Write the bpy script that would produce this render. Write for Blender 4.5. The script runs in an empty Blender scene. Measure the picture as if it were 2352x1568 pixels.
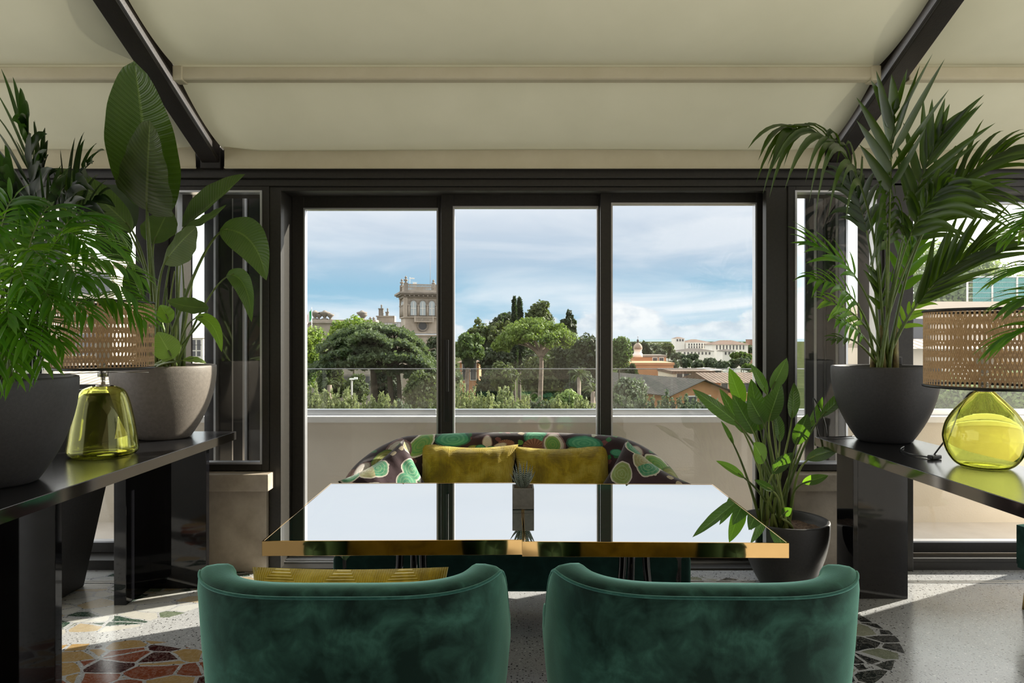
import bpy, bmesh, math, random
import numpy as np
from mathutils import Vector, Matrix, noise as mnoise

random.seed(7)
S = bpy.context.scene
COL = S.collection
R = math.radians
F = 1568.0            # focal length in pixels of the 2352 wide frame
EYE = 1.4
HOR = 780.0


def at(px, py, d):
    """world point that sits d metres in front of the camera at this place of the frame"""
    return Vector(((px - 1176) * d / F, d, EYE - (py - HOR) * d / F))


# ------------------------------------------------------------------ nodes / materials
def new_mat(name):
    m = bpy.data.materials.new(name)
    m.use_nodes = True
    nt = m.node_tree
    nt.nodes.clear()
    out = nt.nodes.new('ShaderNodeOutputMaterial')
    return m, nt, out


class NT:
    def __init__(s, nt):
        s.nt = nt

    def n(s, typ, **kw):
        nd = s.nt.nodes.new(typ)
        for k, v in kw.items():
            if k.startswith('i_'):
                nd.inputs[k[2:].replace('_', ' ')].default_value = v
            else:
                setattr(nd, k, v)
        return nd

    def l(s, a, b):
        s.nt.links.new(a, b)

    def put(s, sock, v):
        if hasattr(v, 'is_linked') or isinstance(v, bpy.types.NodeSocket):
            s.l(v, sock)
        elif isinstance(v, (tuple, list)) and len(v) == 3 and sock.type == 'RGBA':
            sock.default_value = (*v, 1)
        else:
            sock.default_value = v

    def math(s, op, a, b=None, c=None, clamp=False):
        nd = s.n('ShaderNodeMath', operation=op)
        nd.use_clamp = clamp
        s.put(nd.inputs[0], a)
        if b is not None:
            s.put(nd.inputs[1], b)
        if c is not None:
            s.put(nd.inputs[2], c)
        return nd.outputs[0]

    def mix(s, f, a, b, blend='MIX'):
        nd = s.n('ShaderNodeMix', data_type='RGBA', blend_type=blend)
        s.put(nd.inputs['Factor'], f)
        s.put(nd.inputs['A'], a) if False else s.put(nd.inputs[6], a)
        s.put(nd.inputs[7], b)
        return nd.outputs[2]

    def ramp(s, f, stops, interp='LINEAR'):
        nd = s.n('ShaderNodeValToRGB')
        cr = nd.color_ramp
        cr.interpolation = interp
        while len(cr.elements) > 1:
            cr.elements.remove(cr.elements[-1])
        for i, (p, c) in enumerate(stops):
            if isinstance(c, (int, float)):
                c = (c, c, c)
            e = cr.elements[0] if i == 0 else cr.elements.new(p)
            e.position = p
            e.color = (*c, 1)
        s.put(nd.inputs[0], f)
        return nd.outputs[0]

    def coord(s, kind='Object', scale=None, loc=None, rot=None):
        tc = s.n('ShaderNodeTexCoord')
        o = tc.outputs[kind]
        if scale or loc or rot:
            mp = s.n('ShaderNodeMapping')
            if scale:
                mp.inputs['Scale'].default_value = scale
            if loc:
                mp.inputs['Location'].default_value = loc
            if rot:
                mp.inputs['Rotation'].default_value = rot
            s.l(o, mp.inputs[0])
            o = mp.outputs[0]
        return o

    def noise(s, vec, scale, detail=4, rough=.5, dist=0):
        nd = s.n('ShaderNodeTexNoise')
        s.l(vec, nd.inputs['Vector'])
        nd.inputs['Scale'].default_value = scale
        nd.inputs['Detail'].default_value = detail
        nd.inputs['Roughness'].default_value = rough
        nd.inputs['Distortion'].default_value = dist
        return nd.outputs['Fac']

    def vor(s, vec, scale, feature='F1', rnd=1, dim='3D'):
        nd = s.n('ShaderNodeTexVoronoi', feature=feature, voronoi_dimensions=dim)
        s.l(vec, nd.inputs['Vector'])
        nd.inputs['Scale'].default_value = scale
        nd.inputs['Randomness'].default_value = rnd
        return nd

    def bump(s, h, strength=.3, dist=.01):
        nd = s.n('ShaderNodeBump')
        nd.inputs['Strength'].default_value = strength
        nd.inputs['Distance'].default_value = dist
        s.l(h, nd.inputs['Height'])
        return nd.outputs[0]

    def bsdf(s, **kw):
        nd = s.n('ShaderNodeBsdfPrincipled')
        for k, v in kw.items():
            s.put(nd.inputs[k.replace('_', ' ')], v)
        return nd


def pm(name, col, rough=.5, metal=0, **kw):
    m, nt, out = new_mat(name)
    t = NT(nt)
    b = t.bsdf(Base_Color=col, Roughness=rough, Metallic=metal, **kw)
    t.l(b.outputs[0], out.inputs[0])
    return m


def noisy(name, c1, c2, scale=8, rough=.6, metal=0, bump=.1, detail=5, bscale=None, coord='Object', stretch=None, **kw):
    m, nt, out = new_mat(name)
    t = NT(nt)
    v = t.coord(coord, scale=stretch)
    f = t.noise(v, scale, detail, .6)
    c = t.ramp(f, [(.3, c1), (.7, c2)])
    b = t.bsdf(Base_Color=c, Roughness=rough, Metallic=metal, **kw)
    if bump:
        h = t.noise(v, bscale or scale * 6, 3)
        t.l(t.bump(h, bump, .01), b.inputs['Normal'])
    t.l(b.outputs[0], out.inputs[0])
    return m


def leaf_mat(name, c1, c2, transl=(.25, .5, .03), rough=.35, veins=0, tw=.35, rib=None, nscale=6):
    m, nt, out = new_mat(name)
    t = NT(nt)
    v = t.coord('Object')
    f = t.noise(v, nscale, 3)
    c = t.ramp(f, [(.35, c1), (.65, c2)])
    nrm = None
    if veins or rib:
        uv = t.coord('UV')
        sx = t.n('ShaderNodeSeparateXYZ')
        t.l(uv, sx.inputs[0])
        s_ = t.math('ABSOLUTE', t.math('SUBTRACT', sx.outputs[0], .5))
        if veins:
            ph = t.math('SUBTRACT', t.math('MULTIPLY', sx.outputs[1], veins), t.math('MULTIPLY', s_, veins * .25))
            w = t.math('SINE', t.math('MULTIPLY', ph, 6.283))
            w2 = t.math('SINE', t.math('MULTIPLY', ph, 6.283 * 2.7))
            hh = t.math('ADD', w, t.math('MULTIPLY', w2, .5))
            wf = t.math('MULTIPLY_ADD', hh, .16, .5)
            c = t.mix(wf, t.mix(.45, c, (0, 0, 0)), t.mix(.12, c, (.5, .7, .3)))
            nrm = t.bump(hh, .35, .004)
        if rib:
            rf = t.math('LESS_THAN', s_, .022)
            c = t.mix(rf, c, rib)
    b = t.bsdf(Base_Color=c, Roughness=rough)
    b.inputs['Specular IOR Level'].default_value = .5
    if nrm is not None:
        t.l(nrm, b.inputs['Normal'])
    tr = t.n('ShaderNodeBsdfTranslucent')
    tr.inputs[0].default_value = (*transl, 1)
    mx = t.n('ShaderNodeMixShader')
    mx.inputs[0].default_value = tw
    t.l(b.outputs[0], mx.inputs[1])
    t.l(tr.outputs[0], mx.inputs[2])
    t.l(mx.outputs[0], out.inputs[0])
    return m


def glass_pane(name, tint=(.985, .992, .988), refl=1.0):
    m, nt, out = new_mat(name)
    t = NT(nt)
    tr = t.n('ShaderNodeBsdfTransparent')
    tr.inputs[0].default_value = (*tint, 1)
    gl = t.n('ShaderNodeBsdfGlossy')
    gl.inputs['Roughness'].default_value = .0
    ge = t.n('ShaderNodeNewGeometry')
    dt = t.n('ShaderNodeVectorMath', operation='DOT_PRODUCT')
    t.l(ge.outputs['Normal'], dt.inputs[0])
    t.l(ge.outputs['Incoming'], dt.inputs[1])
    ca = t.math('SUBTRACT', 1.0, t.math('ABSOLUTE', dt.outputs['Value']), clamp=True)
    fz = t.math('MULTIPLY_ADD', t.math('POWER', ca, 5.0), .96, .04)
    mx = t.n('ShaderNodeMixShader')
    t.l(t.math('MULTIPLY', fz, refl), mx.inputs[0])
    t.l(tr.outputs[0], mx.inputs[1])
    t.l(gl.outputs[0], mx.inputs[2])
    t.l(mx.outputs[0], out.inputs[0])
    return m


def velvet(name, dark, light, scale=4.5, sheen=.8, tint=(.55, .9, .85)):
    m, nt, out = new_mat(name)
    t = NT(nt)
    v = t.coord('Object')
    f = t.noise(v, scale, 8, .62, .5)
    f2 = t.noise(v, scale * 3.1, 3, .5, .8)
    ff = t.math('ADD', t.math('MULTIPLY', f, .65), t.math('MULTIPLY', f2, .35))
    mid = tuple(a * .65 + b * .35 for a, b in zip(dark, light))
    c = t.ramp(ff, [(.42, dark), (.54, mid), (.66, light)])
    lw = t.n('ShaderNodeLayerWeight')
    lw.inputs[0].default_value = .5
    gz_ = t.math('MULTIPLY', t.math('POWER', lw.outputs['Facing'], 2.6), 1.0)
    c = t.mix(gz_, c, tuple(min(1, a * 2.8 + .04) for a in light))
    b = t.bsdf(Base_Color=c, Roughness=.75)
    b.inputs['Sheen Weight'].default_value = sheen
    b.inputs['Sheen Roughness'].default_value = .28
    b.inputs['Sheen Tint'].default_value = (*tint, 1)
    b.inputs['Specular IOR Level'].default_value = .15
    g = t.noise(v, 420, 2)
    t.l(t.bump(g, .25, .002), b.inputs['Normal'])
    t.l(b.outputs[0], out.inputs[0])
    return m


def ribbed_velvet(name):
    """mustard velvet with concentric square ribs (UV)"""
    m, nt, out = new_mat(name)
    t = NT(nt)
    uv = t.coord('UV', scale=(3.2, 2.4, 1))
    sx = t.n('ShaderNodeSeparateXYZ')
    t.l(uv, sx.inputs[0])
    a = t.math('ABSOLUTE', t.math('SUBTRACT', t.math('FRACT', sx.outputs[0]), .5))
    b_ = t.math('ABSOLUTE', t.math('SUBTRACT', t.math('FRACT', sx.outputs[1]), .5))
    mx = t.math('MAXIMUM', a, b_)
    w = t.math('SINE', t.math('MULTIPLY', mx, 6.283 * 26))
    v = t.coord('Object')
    f = t.noise(v, 9, 4, .6, .5)
    base = t.ramp(f, [(.35, (.26, .18, .008)), (.5, (.50, .36, .015)), (.68, (.72, .57, .09))])
    c = t.mix(t.math('MULTIPLY_ADD', w, .2, .22), base, t.mix(.55, base, (.05, .03, 0)))
    b = t.bsdf(Base_Color=c, Roughness=.7)
    b.inputs['Sheen Weight'].default_value = .7
    b.inputs['Sheen Tint'].default_value = (1, .9, .5, 1)
    b.inputs['Specular IOR Level'].default_value = .15
    h = t.math('ADD', t.math('MULTIPLY', w, .4), t.math('MULTIPLY', t.noise(v, 35, 3), 1.6))
    t.l(t.bump(h, .6, .008), b.inputs['Normal'])
    t.l(b.outputs[0], out.inputs[0])
    return m


def botanical(name, motifs=None, seed=0):
    """dark aubergine cloth printed with sliced fruit, shells and leaves.
    motifs: ellipses (x, z, rx, rz, rot, style) on the object's X-Z plane"""
    m, nt, out = new_mat(name)
    t = NT(nt)
    v = t.coord('Object')
    sx = t.n('ShaderNodeSeparateXYZ')
    t.l(v, sx.inputs[0])
    cv = t.n('ShaderNodeCombineXYZ')
    t.l(sx.outputs[0], cv.inputs[0])
    t.l(t.math('ADD', sx.outputs[2], t.math('MULTIPLY', sx.outputs[1], .6)), cv.inputs[1])
    of = t.n('ShaderNodeVectorMath', operation='ADD')
    t.l(cv.outputs[0], of.inputs[0])
    of.inputs[1].default_value = (seed, seed * .37, 0)
    flat = of.outputs[0]
    bg = t.mix(t.ramp(t.noise(flat, 5, 4), [(.4, 0.), (.65, 1.)]), (.018, .010, .012), (.055, .028, .035))
    col = bg
    # scattered small leaves and buds
    vo = t.vor(flat, 17, dim='2D')
    dd = t.math('ADD', vo.outputs['Distance'], t.math('MULTIPLY', t.math('SUBTRACT', t.noise(flat, 40, 2), .5), .5))
    sm = t.math('LESS_THAN', dd, .27)
    sc = t.n('ShaderNodeSeparateColor')
    t.l(vo.outputs['Color'], sc.inputs[0])
    keep = t.math('GREATER_THAN', sc.outputs[0], .52)
    smc = t.ramp(sc.outputs[1], [(0, (.03, .16, .05)), (.35, (.08, .22, .05)), (.5, (.45, .38, .27)), (.7, (.16, .06, .06)), (.85, (.5, .5, .4))], 'CONSTANT')
    col = t.mix(t.math('MULTIPLY', sm, keep), col, smc)
    # big slices on a coarse cell pattern
    vb = t.vor(flat, 7.0, rnd=.75, dim='2D')
    nb = t.math('MULTIPLY', t.math('SUBTRACT', t.noise(flat, 16, 2), .5), .16)
    db = t.math('ADD', vb.outputs['Distance'], nb)
    sb = t.n('ShaderNodeSeparateColor')
    t.l(vb.outputs['Color'], sb.inputs[0])
    body = t.ramp(sb.outputs[0], [(0, (.04, .22, .12)), (.2, (.10, .30, .06)), (.4, (.24, .30, .08)), (.55, (.38, .20, .25)), (.7, (.07, .30, .18)), (.85, (.30, .26, .13))], 'CONSTANT')
    ringed = t.ramp(t.math('FRACT', t.math('MULTIPLY', db, 9)), [(0, .0), (.35, .0), (.42, .55), (.55, .0), (1, 0.)])
    body = t.mix(ringed, body, (.65, .68, .5))
    body = t.mix(t.ramp(t.noise(flat, 60, 3), [(.4, 0.), (.7, .35)]), body, (.3, .5, .25))
    rim = t.math('MULTIPLY', t.math('GREATER_THAN', db, .40), t.math('LESS_THAN', db, .445))
    inside = t.math('LESS_THAN', db, .41)
    kb = t.math('GREATER_THAN', sb.outputs[2], .18)
    if not motifs:
        col = t.mix(t.math('MULTIPLY', inside, kb), col, body)
        col = t.mix(t.math('MULTIPLY', rim, kb), col, (.6, .55, .48))
    styles = {
        'jade': ((.06, .30, .17), (.14, .42, .25), (.03, .12, .08)),
        'lime': ((.22, .36, .10), (.10, .30, .08), (.65, .62, .52)),
        'olive': ((.25, .27, .07), (.40, .42, .18), (.12, .2, .05)),
        'white': ((.5, .46, .42), (.62, .58, .55), (.2, .12, .12)),
        'brown': ((.14, .065, .045), (.34, .17, .12), (.05, .02, .02)),
        'mauve': ((.35, .16, .22), (.55, .33, .38), (.6, .5, .5)),
    }
    for (mx, mz, rx, rz, rot, st) in (motifs or []):
        mp = t.n('ShaderNodeMapping')
        mp.vector_type = 'TEXTURE'
        mp.inputs['Location'].default_value = (mx, mz, 0)
        mp.inputs['Rotation'].default_value = (0, 0, rot)
        mp.inputs['Scale'].default_value = (rx, rz, 1)
        cb = t.n('ShaderNodeCombineXYZ')
        t.l(sx.outputs[0], cb.inputs[0])
        t.l(sx.outputs[2], cb.inputs[1])
        t.l(cb.outputs[0], mp.inputs[0])
        ln = t.n('ShaderNodeVectorMath', operation='LENGTH')
        t.l(mp.outputs[0], ln.inputs[0])
        r = t.math('ADD', ln.outputs['Value'], t.math('MULTIPLY', t.math('SUBTRACT', t.noise(flat, 30, 2), .5), .22))
        a, b2, e = styles[st]
        cc = t.ramp(r, [(0, b2), (.28, a), (.34, b2), (.45, a), (.62, b2), (.68, a), (.84, a), (.88, e), (1, e)])
        if st == 'brown':
            g = t.n('ShaderNodeTexGradient', gradient_type='RADIAL')
            t.l(mp.outputs[0], g.inputs[0])
            sp = t.math('SINE', t.math('MULTIPLY', g.outputs['Fac'], 6.283 * 18))
            cc = t.mix(t.math('MULTIPLY_ADD', sp, .35, .35), a, b2)
        col = t.mix(t.math('LESS_THAN', r, 1.0), col, cc)
    b = t.bsdf(Base_Color=col, Roughness=.8)
    b.inputs['Sheen Weight'].default_value = .3
    b.inputs['Specular IOR Level'].default_value = .2
    t.l(t.bump(t.noise(v, 26, 3), .25, .006), b.inputs['Normal'])
    t.l(b.outputs[0], out.inputs[0])
    return m


# ------------------------------------------------------------------ mesh builder
class MB:
    def __init__(s):
        s.v, s.f, s.mi, s.uv = [], [], [], {}
        s.flat = set()

    def add(s, vs, fs, mi=0, uvs=None, flat=False):
        o = len(s.v)
        s.v += [tuple(p) for p in vs]
        for f in fs:
            if flat:
                s.flat.add(len(s.f))
            s.f.append(tuple(o + i for i in f))
            s.mi.append(mi)
        if uvs:
            for i, u in enumerate(uvs):
                s.uv[o + i] = u
        return s

    def box(s, x0, x1, y0, y1, z0, z1, mi=0, M=None):
        vs = [Vector((x, y, z)) for z in (z0, z1) for y in (y0, y1) for x in (x0, x1)]
        if M is not None:
            vs = [M @ p for p in vs]
        s.add(vs, [(0, 2, 3, 1), (4, 5, 7, 6), (0, 1, 5, 4), (2, 6, 7, 3), (0, 4, 6, 2), (1, 3, 7, 5)], mi, flat=True)
        return s

    def prism(s, poly, z0, z1, mi=0, M=None, axis='z'):
        n = len(poly)
        vs = []
        for z in (z0, z1):
            for (a, b) in poly:
                vs.append(Vector((a, b, z)) if axis == 'z' else Vector((a, z, b)) if axis == 'y' else Vector((z, a, b)))
        if M is not None:
            vs = [M @ p for p in vs]
        fs = [tuple(range(n))[::-1], tuple(range(n, 2 * n))] + [(i, (i + 1) % n, n + (i + 1) % n, n + i) for i in range(n)]
        s.add(vs, fs, mi, flat=True)
        return s

    def tube(s, pts, r, n=8, mi=0, caps=True, closed=False):
        pts = [Vector(p) for p in pts]
        m = len(pts)
        rs = r if isinstance(r, (list, tuple)) else [r] * m
        up = Vector((0, 0, 1))
        vs = []
        pu = None
        for i, p in enumerate(pts):
            a = pts[(i - 1) % m] if closed else pts[max(i - 1, 0)]
            b = pts[(i + 1) % m] if closed else pts[min(i + 1, m - 1)]
            T = (b - a)
            T = T.normalized() if T.length > 1e-9 else Vector((0, 0, 1))
            if pu is None:
                ref = up if abs(T.z) < .9 else Vector((1, 0, 0))
                U = T.cross(ref).normalized()
            else:
                U = (pu - T * pu.dot(T)).normalized()
            pu = U
            W = T.cross(U)
            for k in range(n):
                an = 2 * math.pi * k / n
                vs.append(p + (U * math.cos(an) + W * math.sin(an)) * rs[i])
        fs = []
        for i in range(m if closed else m - 1):
            for k in range(n):
                j = (i + 1) % m
                fs.append((i * n + k, i * n + (k + 1) % n, j * n + (k + 1) % n, j * n + k))
        if caps and not closed:
            fs.append(tuple(range(n))[::-1])
            fs.append(tuple((m - 1) * n + k for k in range(n)))
        s.add(vs, fs, mi)
        return s

    def lathe(s, prof, n=48, c=(0, 0, 0), mi=0, sx=1, sy=1):
        vs, fs, uvs = [], [], []
        m = len(prof)
        for i, (r, z) in enumerate(prof):
            for k in range(n):
                a = 2 * math.pi * k / n
                vs.append((c[0] + r * math.cos(a) * sx, c[1] + r * math.sin(a) * sy, c[2] + z))
                uvs.append((k / n, i / (m - 1)))
        for i in range(m - 1):
            for k in range(n):
                fs.append((i * n + k, i * n + (k + 1) % n, (i + 1) * n + (k + 1) % n, (i + 1) * n + k))
        if prof[0][0] > 1e-6:
            pass
        s.add(vs, fs, mi, uvs)
        return s

    def disc(s, c, r, n=32, mi=0):
        vs = [(c[0] + r * math.cos(2 * math.pi * k / n), c[1] + r * math.sin(2 * math.pi * k / n), c[2]) for k in range(n)]
        s.add(vs, [tuple(range(n))], mi)
        return s

    def grid(s, fn, nu, nv, mi=0, wrap_v=False):
        vs, uvs, fs = [], [], []
        for i in range(nu + 1):
            for j in range(nv if wrap_v else nv + 1):
                u, v = i / nu, j / nv
                vs.append(fn(u, v))
                uvs.append((u, v))
        w = nv if wrap_v else nv + 1
        for i in range(nu):
            for j in range(nv):
                a, b = i * w + j, i * w + (j + 1) % w
                fs.append((a, (i + 1) * w + j, (i + 1) * w + (j + 1) % w, b))
        s.add(vs, fs, mi, uvs)
        return s

    def build(s, name, mat=None, parent=None, origin=None, smooth=True, bevel=0, segs=2, subd=0, auto=None):
        me = bpy.data.meshes.new(name)
        if origin is not None:
            ox, oy, oz = origin
            vv = [(a - ox, b - oy, c - oz) for a, b, c in s.v]
        else:
            vv = s.v
        me.from_pydata(vv, [], s.f)
        mats = mat if isinstance(mat, (list, tuple)) else [mat]
        for m in mats:
            if m is not None:
                me.materials.append(m)
        n = len(me.polygons)
        if n == len(s.mi):
            me.polygons.foreach_set('material_index', s.mi)
            me.polygons.foreach_set('use_smooth', [smooth and (i not in s.flat) for i in range(n)])
        if s.uv:
            ul = me.uv_layers.new(name='UVMap')
            li = np.zeros(len(me.loops), dtype=np.int32)
            me.loops.foreach_get('vertex_index', li)
            arr = np.zeros((len(s.v), 2), dtype=np.float32)
            for i, u in s.uv.items():
                arr[i] = u
            ul.data.foreach_set('uv', arr[li].ravel())
        me.update()
        o = bpy.data.objects.new(name, me)
        COL.objects.link(o)
        if parent is not None:
            o.parent = parent
        if subd:
            md = o.modifiers.new('sub', 'SUBSURF')
            md.levels = md.render_levels = subd
        if bevel:
            md = o.modifiers.new('bevel', 'BEVEL')
            md.width = bevel
            md.segments = segs
            md.limit_method = 'ANGLE'
            md.angle_limit = R(40)
            md.harden_normals = False
        return o


def thing(name, label, cat, loc=(0, 0, 0), rz=0, group=None, kind=None):
    o = bpy.data.objects.new(name, None)
    COL.objects.link(o)
    o.location = loc
    o.rotation_euler = (0, 0, rz)
    o.empty_display_size = .1
    o['label'] = label
    o['category'] = cat
    if group:
        o['group'] = group
    if kind:
        o['kind'] = kind
    return o


def tag(o, label=None, cat=None, group=None, kind=None):
    for k, v in (('label', label), ('category', cat), ('group', group), ('kind', kind)):
        if v:
            o[k] = v
    return o


def kids(o):
    return [c for c in COL.objects if c.parent == o]


def copy_tree(o, parent=None):
    c = o.copy()
    COL.objects.link(c)
    c.parent = parent
    for ch in kids(o):
        copy_tree(ch, c)
    return c


def bez(pts, n):
    out = []
    for i in range(n):
        t = i / (n - 1)
        q = [Vector(p) for p in pts]
        while len(q) > 1:
            q = [a.lerp(b, t) for a, b in zip(q, q[1:])]
        out.append(q[0])
    return out


def blade(mb, pts, width, nrm=(0, -1, .3), fold=.25, prof=None, n=12, m=4, wave=0, mi=0, curl=0, seed=0):
    """a leaf blade along the curve pts; nrm: the way its upper face looks"""
    C = bez(pts, n)
    N0 = Vector(nrm).normalized()
    prof = prof or (lambda t: math.sin(math.pi * min(1, t) ** .8) ** .75)
    vs, uvs, fs = [], [], []
    for i, c in enumerate(C):
        t = i / (n - 1)
        T = (C[min(i + 1, n - 1)] - C[max(i - 1, 0)]).normalized()
        Sd = T.cross(N0)
        if Sd.length < 1e-3:
            Sd = T.cross(Vector((1, 0, 0)))
        Sd.normalize()
        N = Sd.cross(T).normalized()
        w = width * .5 * max(0, prof(t))
        for j in range(m + 1):
            q = -1 + 2 * j / m
            wv = wave * math.sin(t * 23 + seed + q * 2) * abs(q) * w
            a = abs(q)
            vs.append(c + Sd * q * w * math.cos(fold) + N * (a * w * math.sin(fold) + wv - curl * a * a * w))
            uvs.append((j / m, t))
    for i in range(n - 1):
        for j in range(m):
            a = i * (m + 1) + j
            fs.append((a, a + 1, a + m + 2, a + m + 1))
    mb.add(vs, fs, mi, uvs)


# ------------------------------------------------------------------ camera, render settings
cam_d = bpy.data.cameras.new('camera')
cam = bpy.data.objects.new('camera', cam_d)
COL.objects.link(cam)
cam.location = (0, 0, EYE)
cam.rotation_euler = (R(90), 0, 0)
cam_d.sensor_width = 36
cam_d.lens = 24.0
cam_d.shift_y = -(784 - HOR) / 2352
cam_d.clip_start = .05
cam_d.clip_end = 60000
S.camera = cam
S.view_settings.view_transform = 'Standard'
S.view_settings.look = 'None'
S.view_settings.gamma = 1
S.view_settings.exposure = 0.35
try:
    S.view_settings.use_curve_mapping = False
except Exception:
    pass
cy = S.cycles
cy.use_denoising = True
try:
    cy.denoiser = 'OPENIMAGEDENOISE'
except Exception:
    pass
cy.max_bounces = 10
cy.use_adaptive_sampling = True
cy.adaptive_threshold = .02
cy.diffuse_bounces = 4
cy.glossy_bounces = 5
cy.transmission_bounces = 10
cy.transparent_max_bounces = 18
cy.sample_clamp_indirect = 6
cy.caustics_reflective = False
cy.caustics_refractive = False

# ------------------------------------------------------------------ sky
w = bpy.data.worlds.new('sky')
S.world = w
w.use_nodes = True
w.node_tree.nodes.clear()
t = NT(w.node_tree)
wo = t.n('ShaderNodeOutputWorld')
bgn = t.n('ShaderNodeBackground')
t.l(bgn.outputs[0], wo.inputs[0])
g = t.coord('Generated')
sx = t.n('ShaderNodeSeparateXYZ')
t.l(g, sx.inputs[0])
X_, Y_, Z_ = sx.outputs
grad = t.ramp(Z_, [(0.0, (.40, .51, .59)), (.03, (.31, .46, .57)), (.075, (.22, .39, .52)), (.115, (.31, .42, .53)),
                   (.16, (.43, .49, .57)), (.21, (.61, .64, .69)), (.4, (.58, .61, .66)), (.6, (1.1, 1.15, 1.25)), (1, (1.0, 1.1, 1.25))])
# long streaky high cloud
sv = t.n('ShaderNodeMapping')
sv.inputs['Scale'].default_value = (1.0, 1.0, 5.5)
sv.inputs['Rotation'].default_value = (0, R(7), 0)
sv.inputs['Location'].default_value = (.3, 0, .35)
t.l(g, sv.inputs[0])
n1 = t.noise(sv.outputs[0], 3.0, 7, .52, .5)
st = t.ramp(n1, [(.42, 0.), (.62, 1.)])
n3 = t.noise(sv.outputs[0], 1.3, 3, .5, .2)
right = t.ramp(X_, [(-.05, 0.), (.38, 1.)])
stf = t.math('MULTIPLY', st, t.math('ADD', t.math('MULTIPLY', right, .35), .55), clamp=True)
col = t.mix(stf, grad, (.66, .675, .70))
# grey-blue shading of the cloud deck
gz = t.ramp(n3, [(.45, 0.), (.62, .55)])
col = t.mix(t.math('MULTIPLY', gz, t.ramp(Z_, [(.07, 0.), (.12, .8), (.2, .3)])), col, (.37, .44, .53))
# cumulus bank over the horizon
cm = t.n('ShaderNodeMapping')
cm.inputs['Scale'].default_value = (1, 1, 1.7)
t.l(g, cm.inputs[0])
n2 = t.noise(cm.outputs[0], 17, 7, .55)
hgt = t.math('ADD', .012, t.math('MULTIPLY', t.ramp(t.noise(g, 5.5, 2), [(.38, 0.), (.62, 1.)]), .03))
below = t.math('SUBTRACT', t.math('ADD', hgt, t.math('MULTIPLY', t.math('SUBTRACT', n2, .45), .085)), Z_)
cf = t.ramp(t.math('MULTIPLY_ADD', below, 60, .5, clamp=True), [(.2, 0.), (.7, 1.)])
shade = t.ramp(t.noise(cm.outputs[0], 30, 5), [(.35, (.45, .50, .56)), (.6, (.68, .685, .69))])
cf2 = t.math('MULTIPLY', cf, t.ramp(Z_, [(0, .35), (.02, .9)]))
col = t.mix(t.math('MULTIPLY', cf2, .85), col, shade)
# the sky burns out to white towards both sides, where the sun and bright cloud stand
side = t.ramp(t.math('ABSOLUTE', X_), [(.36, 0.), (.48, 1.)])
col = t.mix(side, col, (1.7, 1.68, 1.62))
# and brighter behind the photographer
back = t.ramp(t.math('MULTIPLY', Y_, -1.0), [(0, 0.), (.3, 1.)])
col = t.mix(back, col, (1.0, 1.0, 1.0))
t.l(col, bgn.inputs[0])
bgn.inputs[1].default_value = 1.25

sun_d = bpy.data.lights.new('sun', 'SUN')
sun_d.energy = 11.0
sun_d.angle = R(.6)
sun_d.color = (1, .93, .80)
sun = bpy.data.objects.new('sun', sun_d)
COL.objects.link(sun)
sd = Vector((.89, .457, .47)).normalized()
sun.rotation_euler = sd.to_track_quat('Z', 'Y').to_euler()
sun.location = (20, 10, 12)

# ------------------------------------------------------------------ shared materials
M = {}
M['frame'] = noisy('window_frame_paint', (.018, .016, .013), (.028, .025, .020), 60, .45, 0, .05, **{'Specular_IOR_Level': .5})
M['frame_inner'] = pm('window_gasket', (.006, .006, .006), .5)
M['steel'] = pm('brushed_steel', (.55, .53, .5), .28, 1)
M['alu'] = pm('pale_aluminium', (.62, .63, .66), .35, .8)
M['glass'] = glass_pane('window_glass')
M['balglass'] = glass_pane('balustrade_glass', (.95, .975, .97))
M['gloss_black'] = pm('black_lacquer', (.004, .004, .005), .05)
M['top_black'] = noisy('black_lacquer_top', (.010, .010, .011), (.016, .016, .018), 30, .2, 0, .02, bscale=300)
M['beam'] = noisy('dark_bronze_beam', (.007, .005, .004), (.014, .010, .007), 30, .4)
M['travertine'] = noisy('travertine', (.36, .30, .235), (.56, .49, .40), 7, .55, 0, .12, 8, 60)
M['plaster'] = noisy('cream_render', (.74, .68, .59), (.80, .74, .65), 3, .85, 0, .1, 5, 80)
M['coping'] = noisy('pale_stone_coping', (.80, .785, .76), (.88, .865, .84), 6, .6)
M['deck'] = noisy('terrace_tile', (.58, .52, .45), (.66, .60, .53), 4, .7)
M['brass'] = pm('polished_brass', (.83, .55, .24), .06, 1)
M['gold'] = pm('gold_leg', (.75, .5, .18), .2, 1)
m, nt, out = new_mat('table_mirror')
t = NT(nt)
gl_ = t.n('ShaderNodeBsdfGlossy')
gl_.inputs['Roughness'].default_value = 0
gl_.inputs['Color'].default_value = (.90, .92, .93, 1)
df_ = t.n('ShaderNodeBsdfDiffuse')
df_.inputs['Color'].default_value = (.0, .10, .05, 1)
mx = t.n('ShaderNodeMixShader')
mx.inputs[0].default_value = .07
t.l(gl_.outputs[0], mx.inputs[1])
t.l(df_.outputs[0], mx.inputs[2])
t.l(mx.outputs[0], out.inputs[0])
M['mirror'] = m
M['cream_bar'] = noisy('cream_fabric_bar', (.58, .52, .36), (.64, .58, .42), 5, .8)
M['pot_dark'] = noisy('charcoal_pot', (.035, .034, .036), (.05, .049, .05), 90, .55, 0, .12, bscale=400)
M['pot_grey'] = noisy('taupe_pot', (.15, .13, .11), (.20, .175, .15), 60, .5, 0, .12, bscale=300)
M['soil'] = noisy('potting_bark', (.05, .03, .02), (.25, .16, .10), 70, .9, 0, 1.0, bscale=90)
M['concrete'] = noisy('grey_cement', (.17, .165, .15), (.23, .22, .20), 50, .8, 0, .2)
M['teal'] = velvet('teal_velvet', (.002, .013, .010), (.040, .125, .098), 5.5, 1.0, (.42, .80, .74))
M['teal_pipe'] = velvet('teal_velvet_piping', (.012, .06, .052), (.045, .15, .125), 12)
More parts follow.
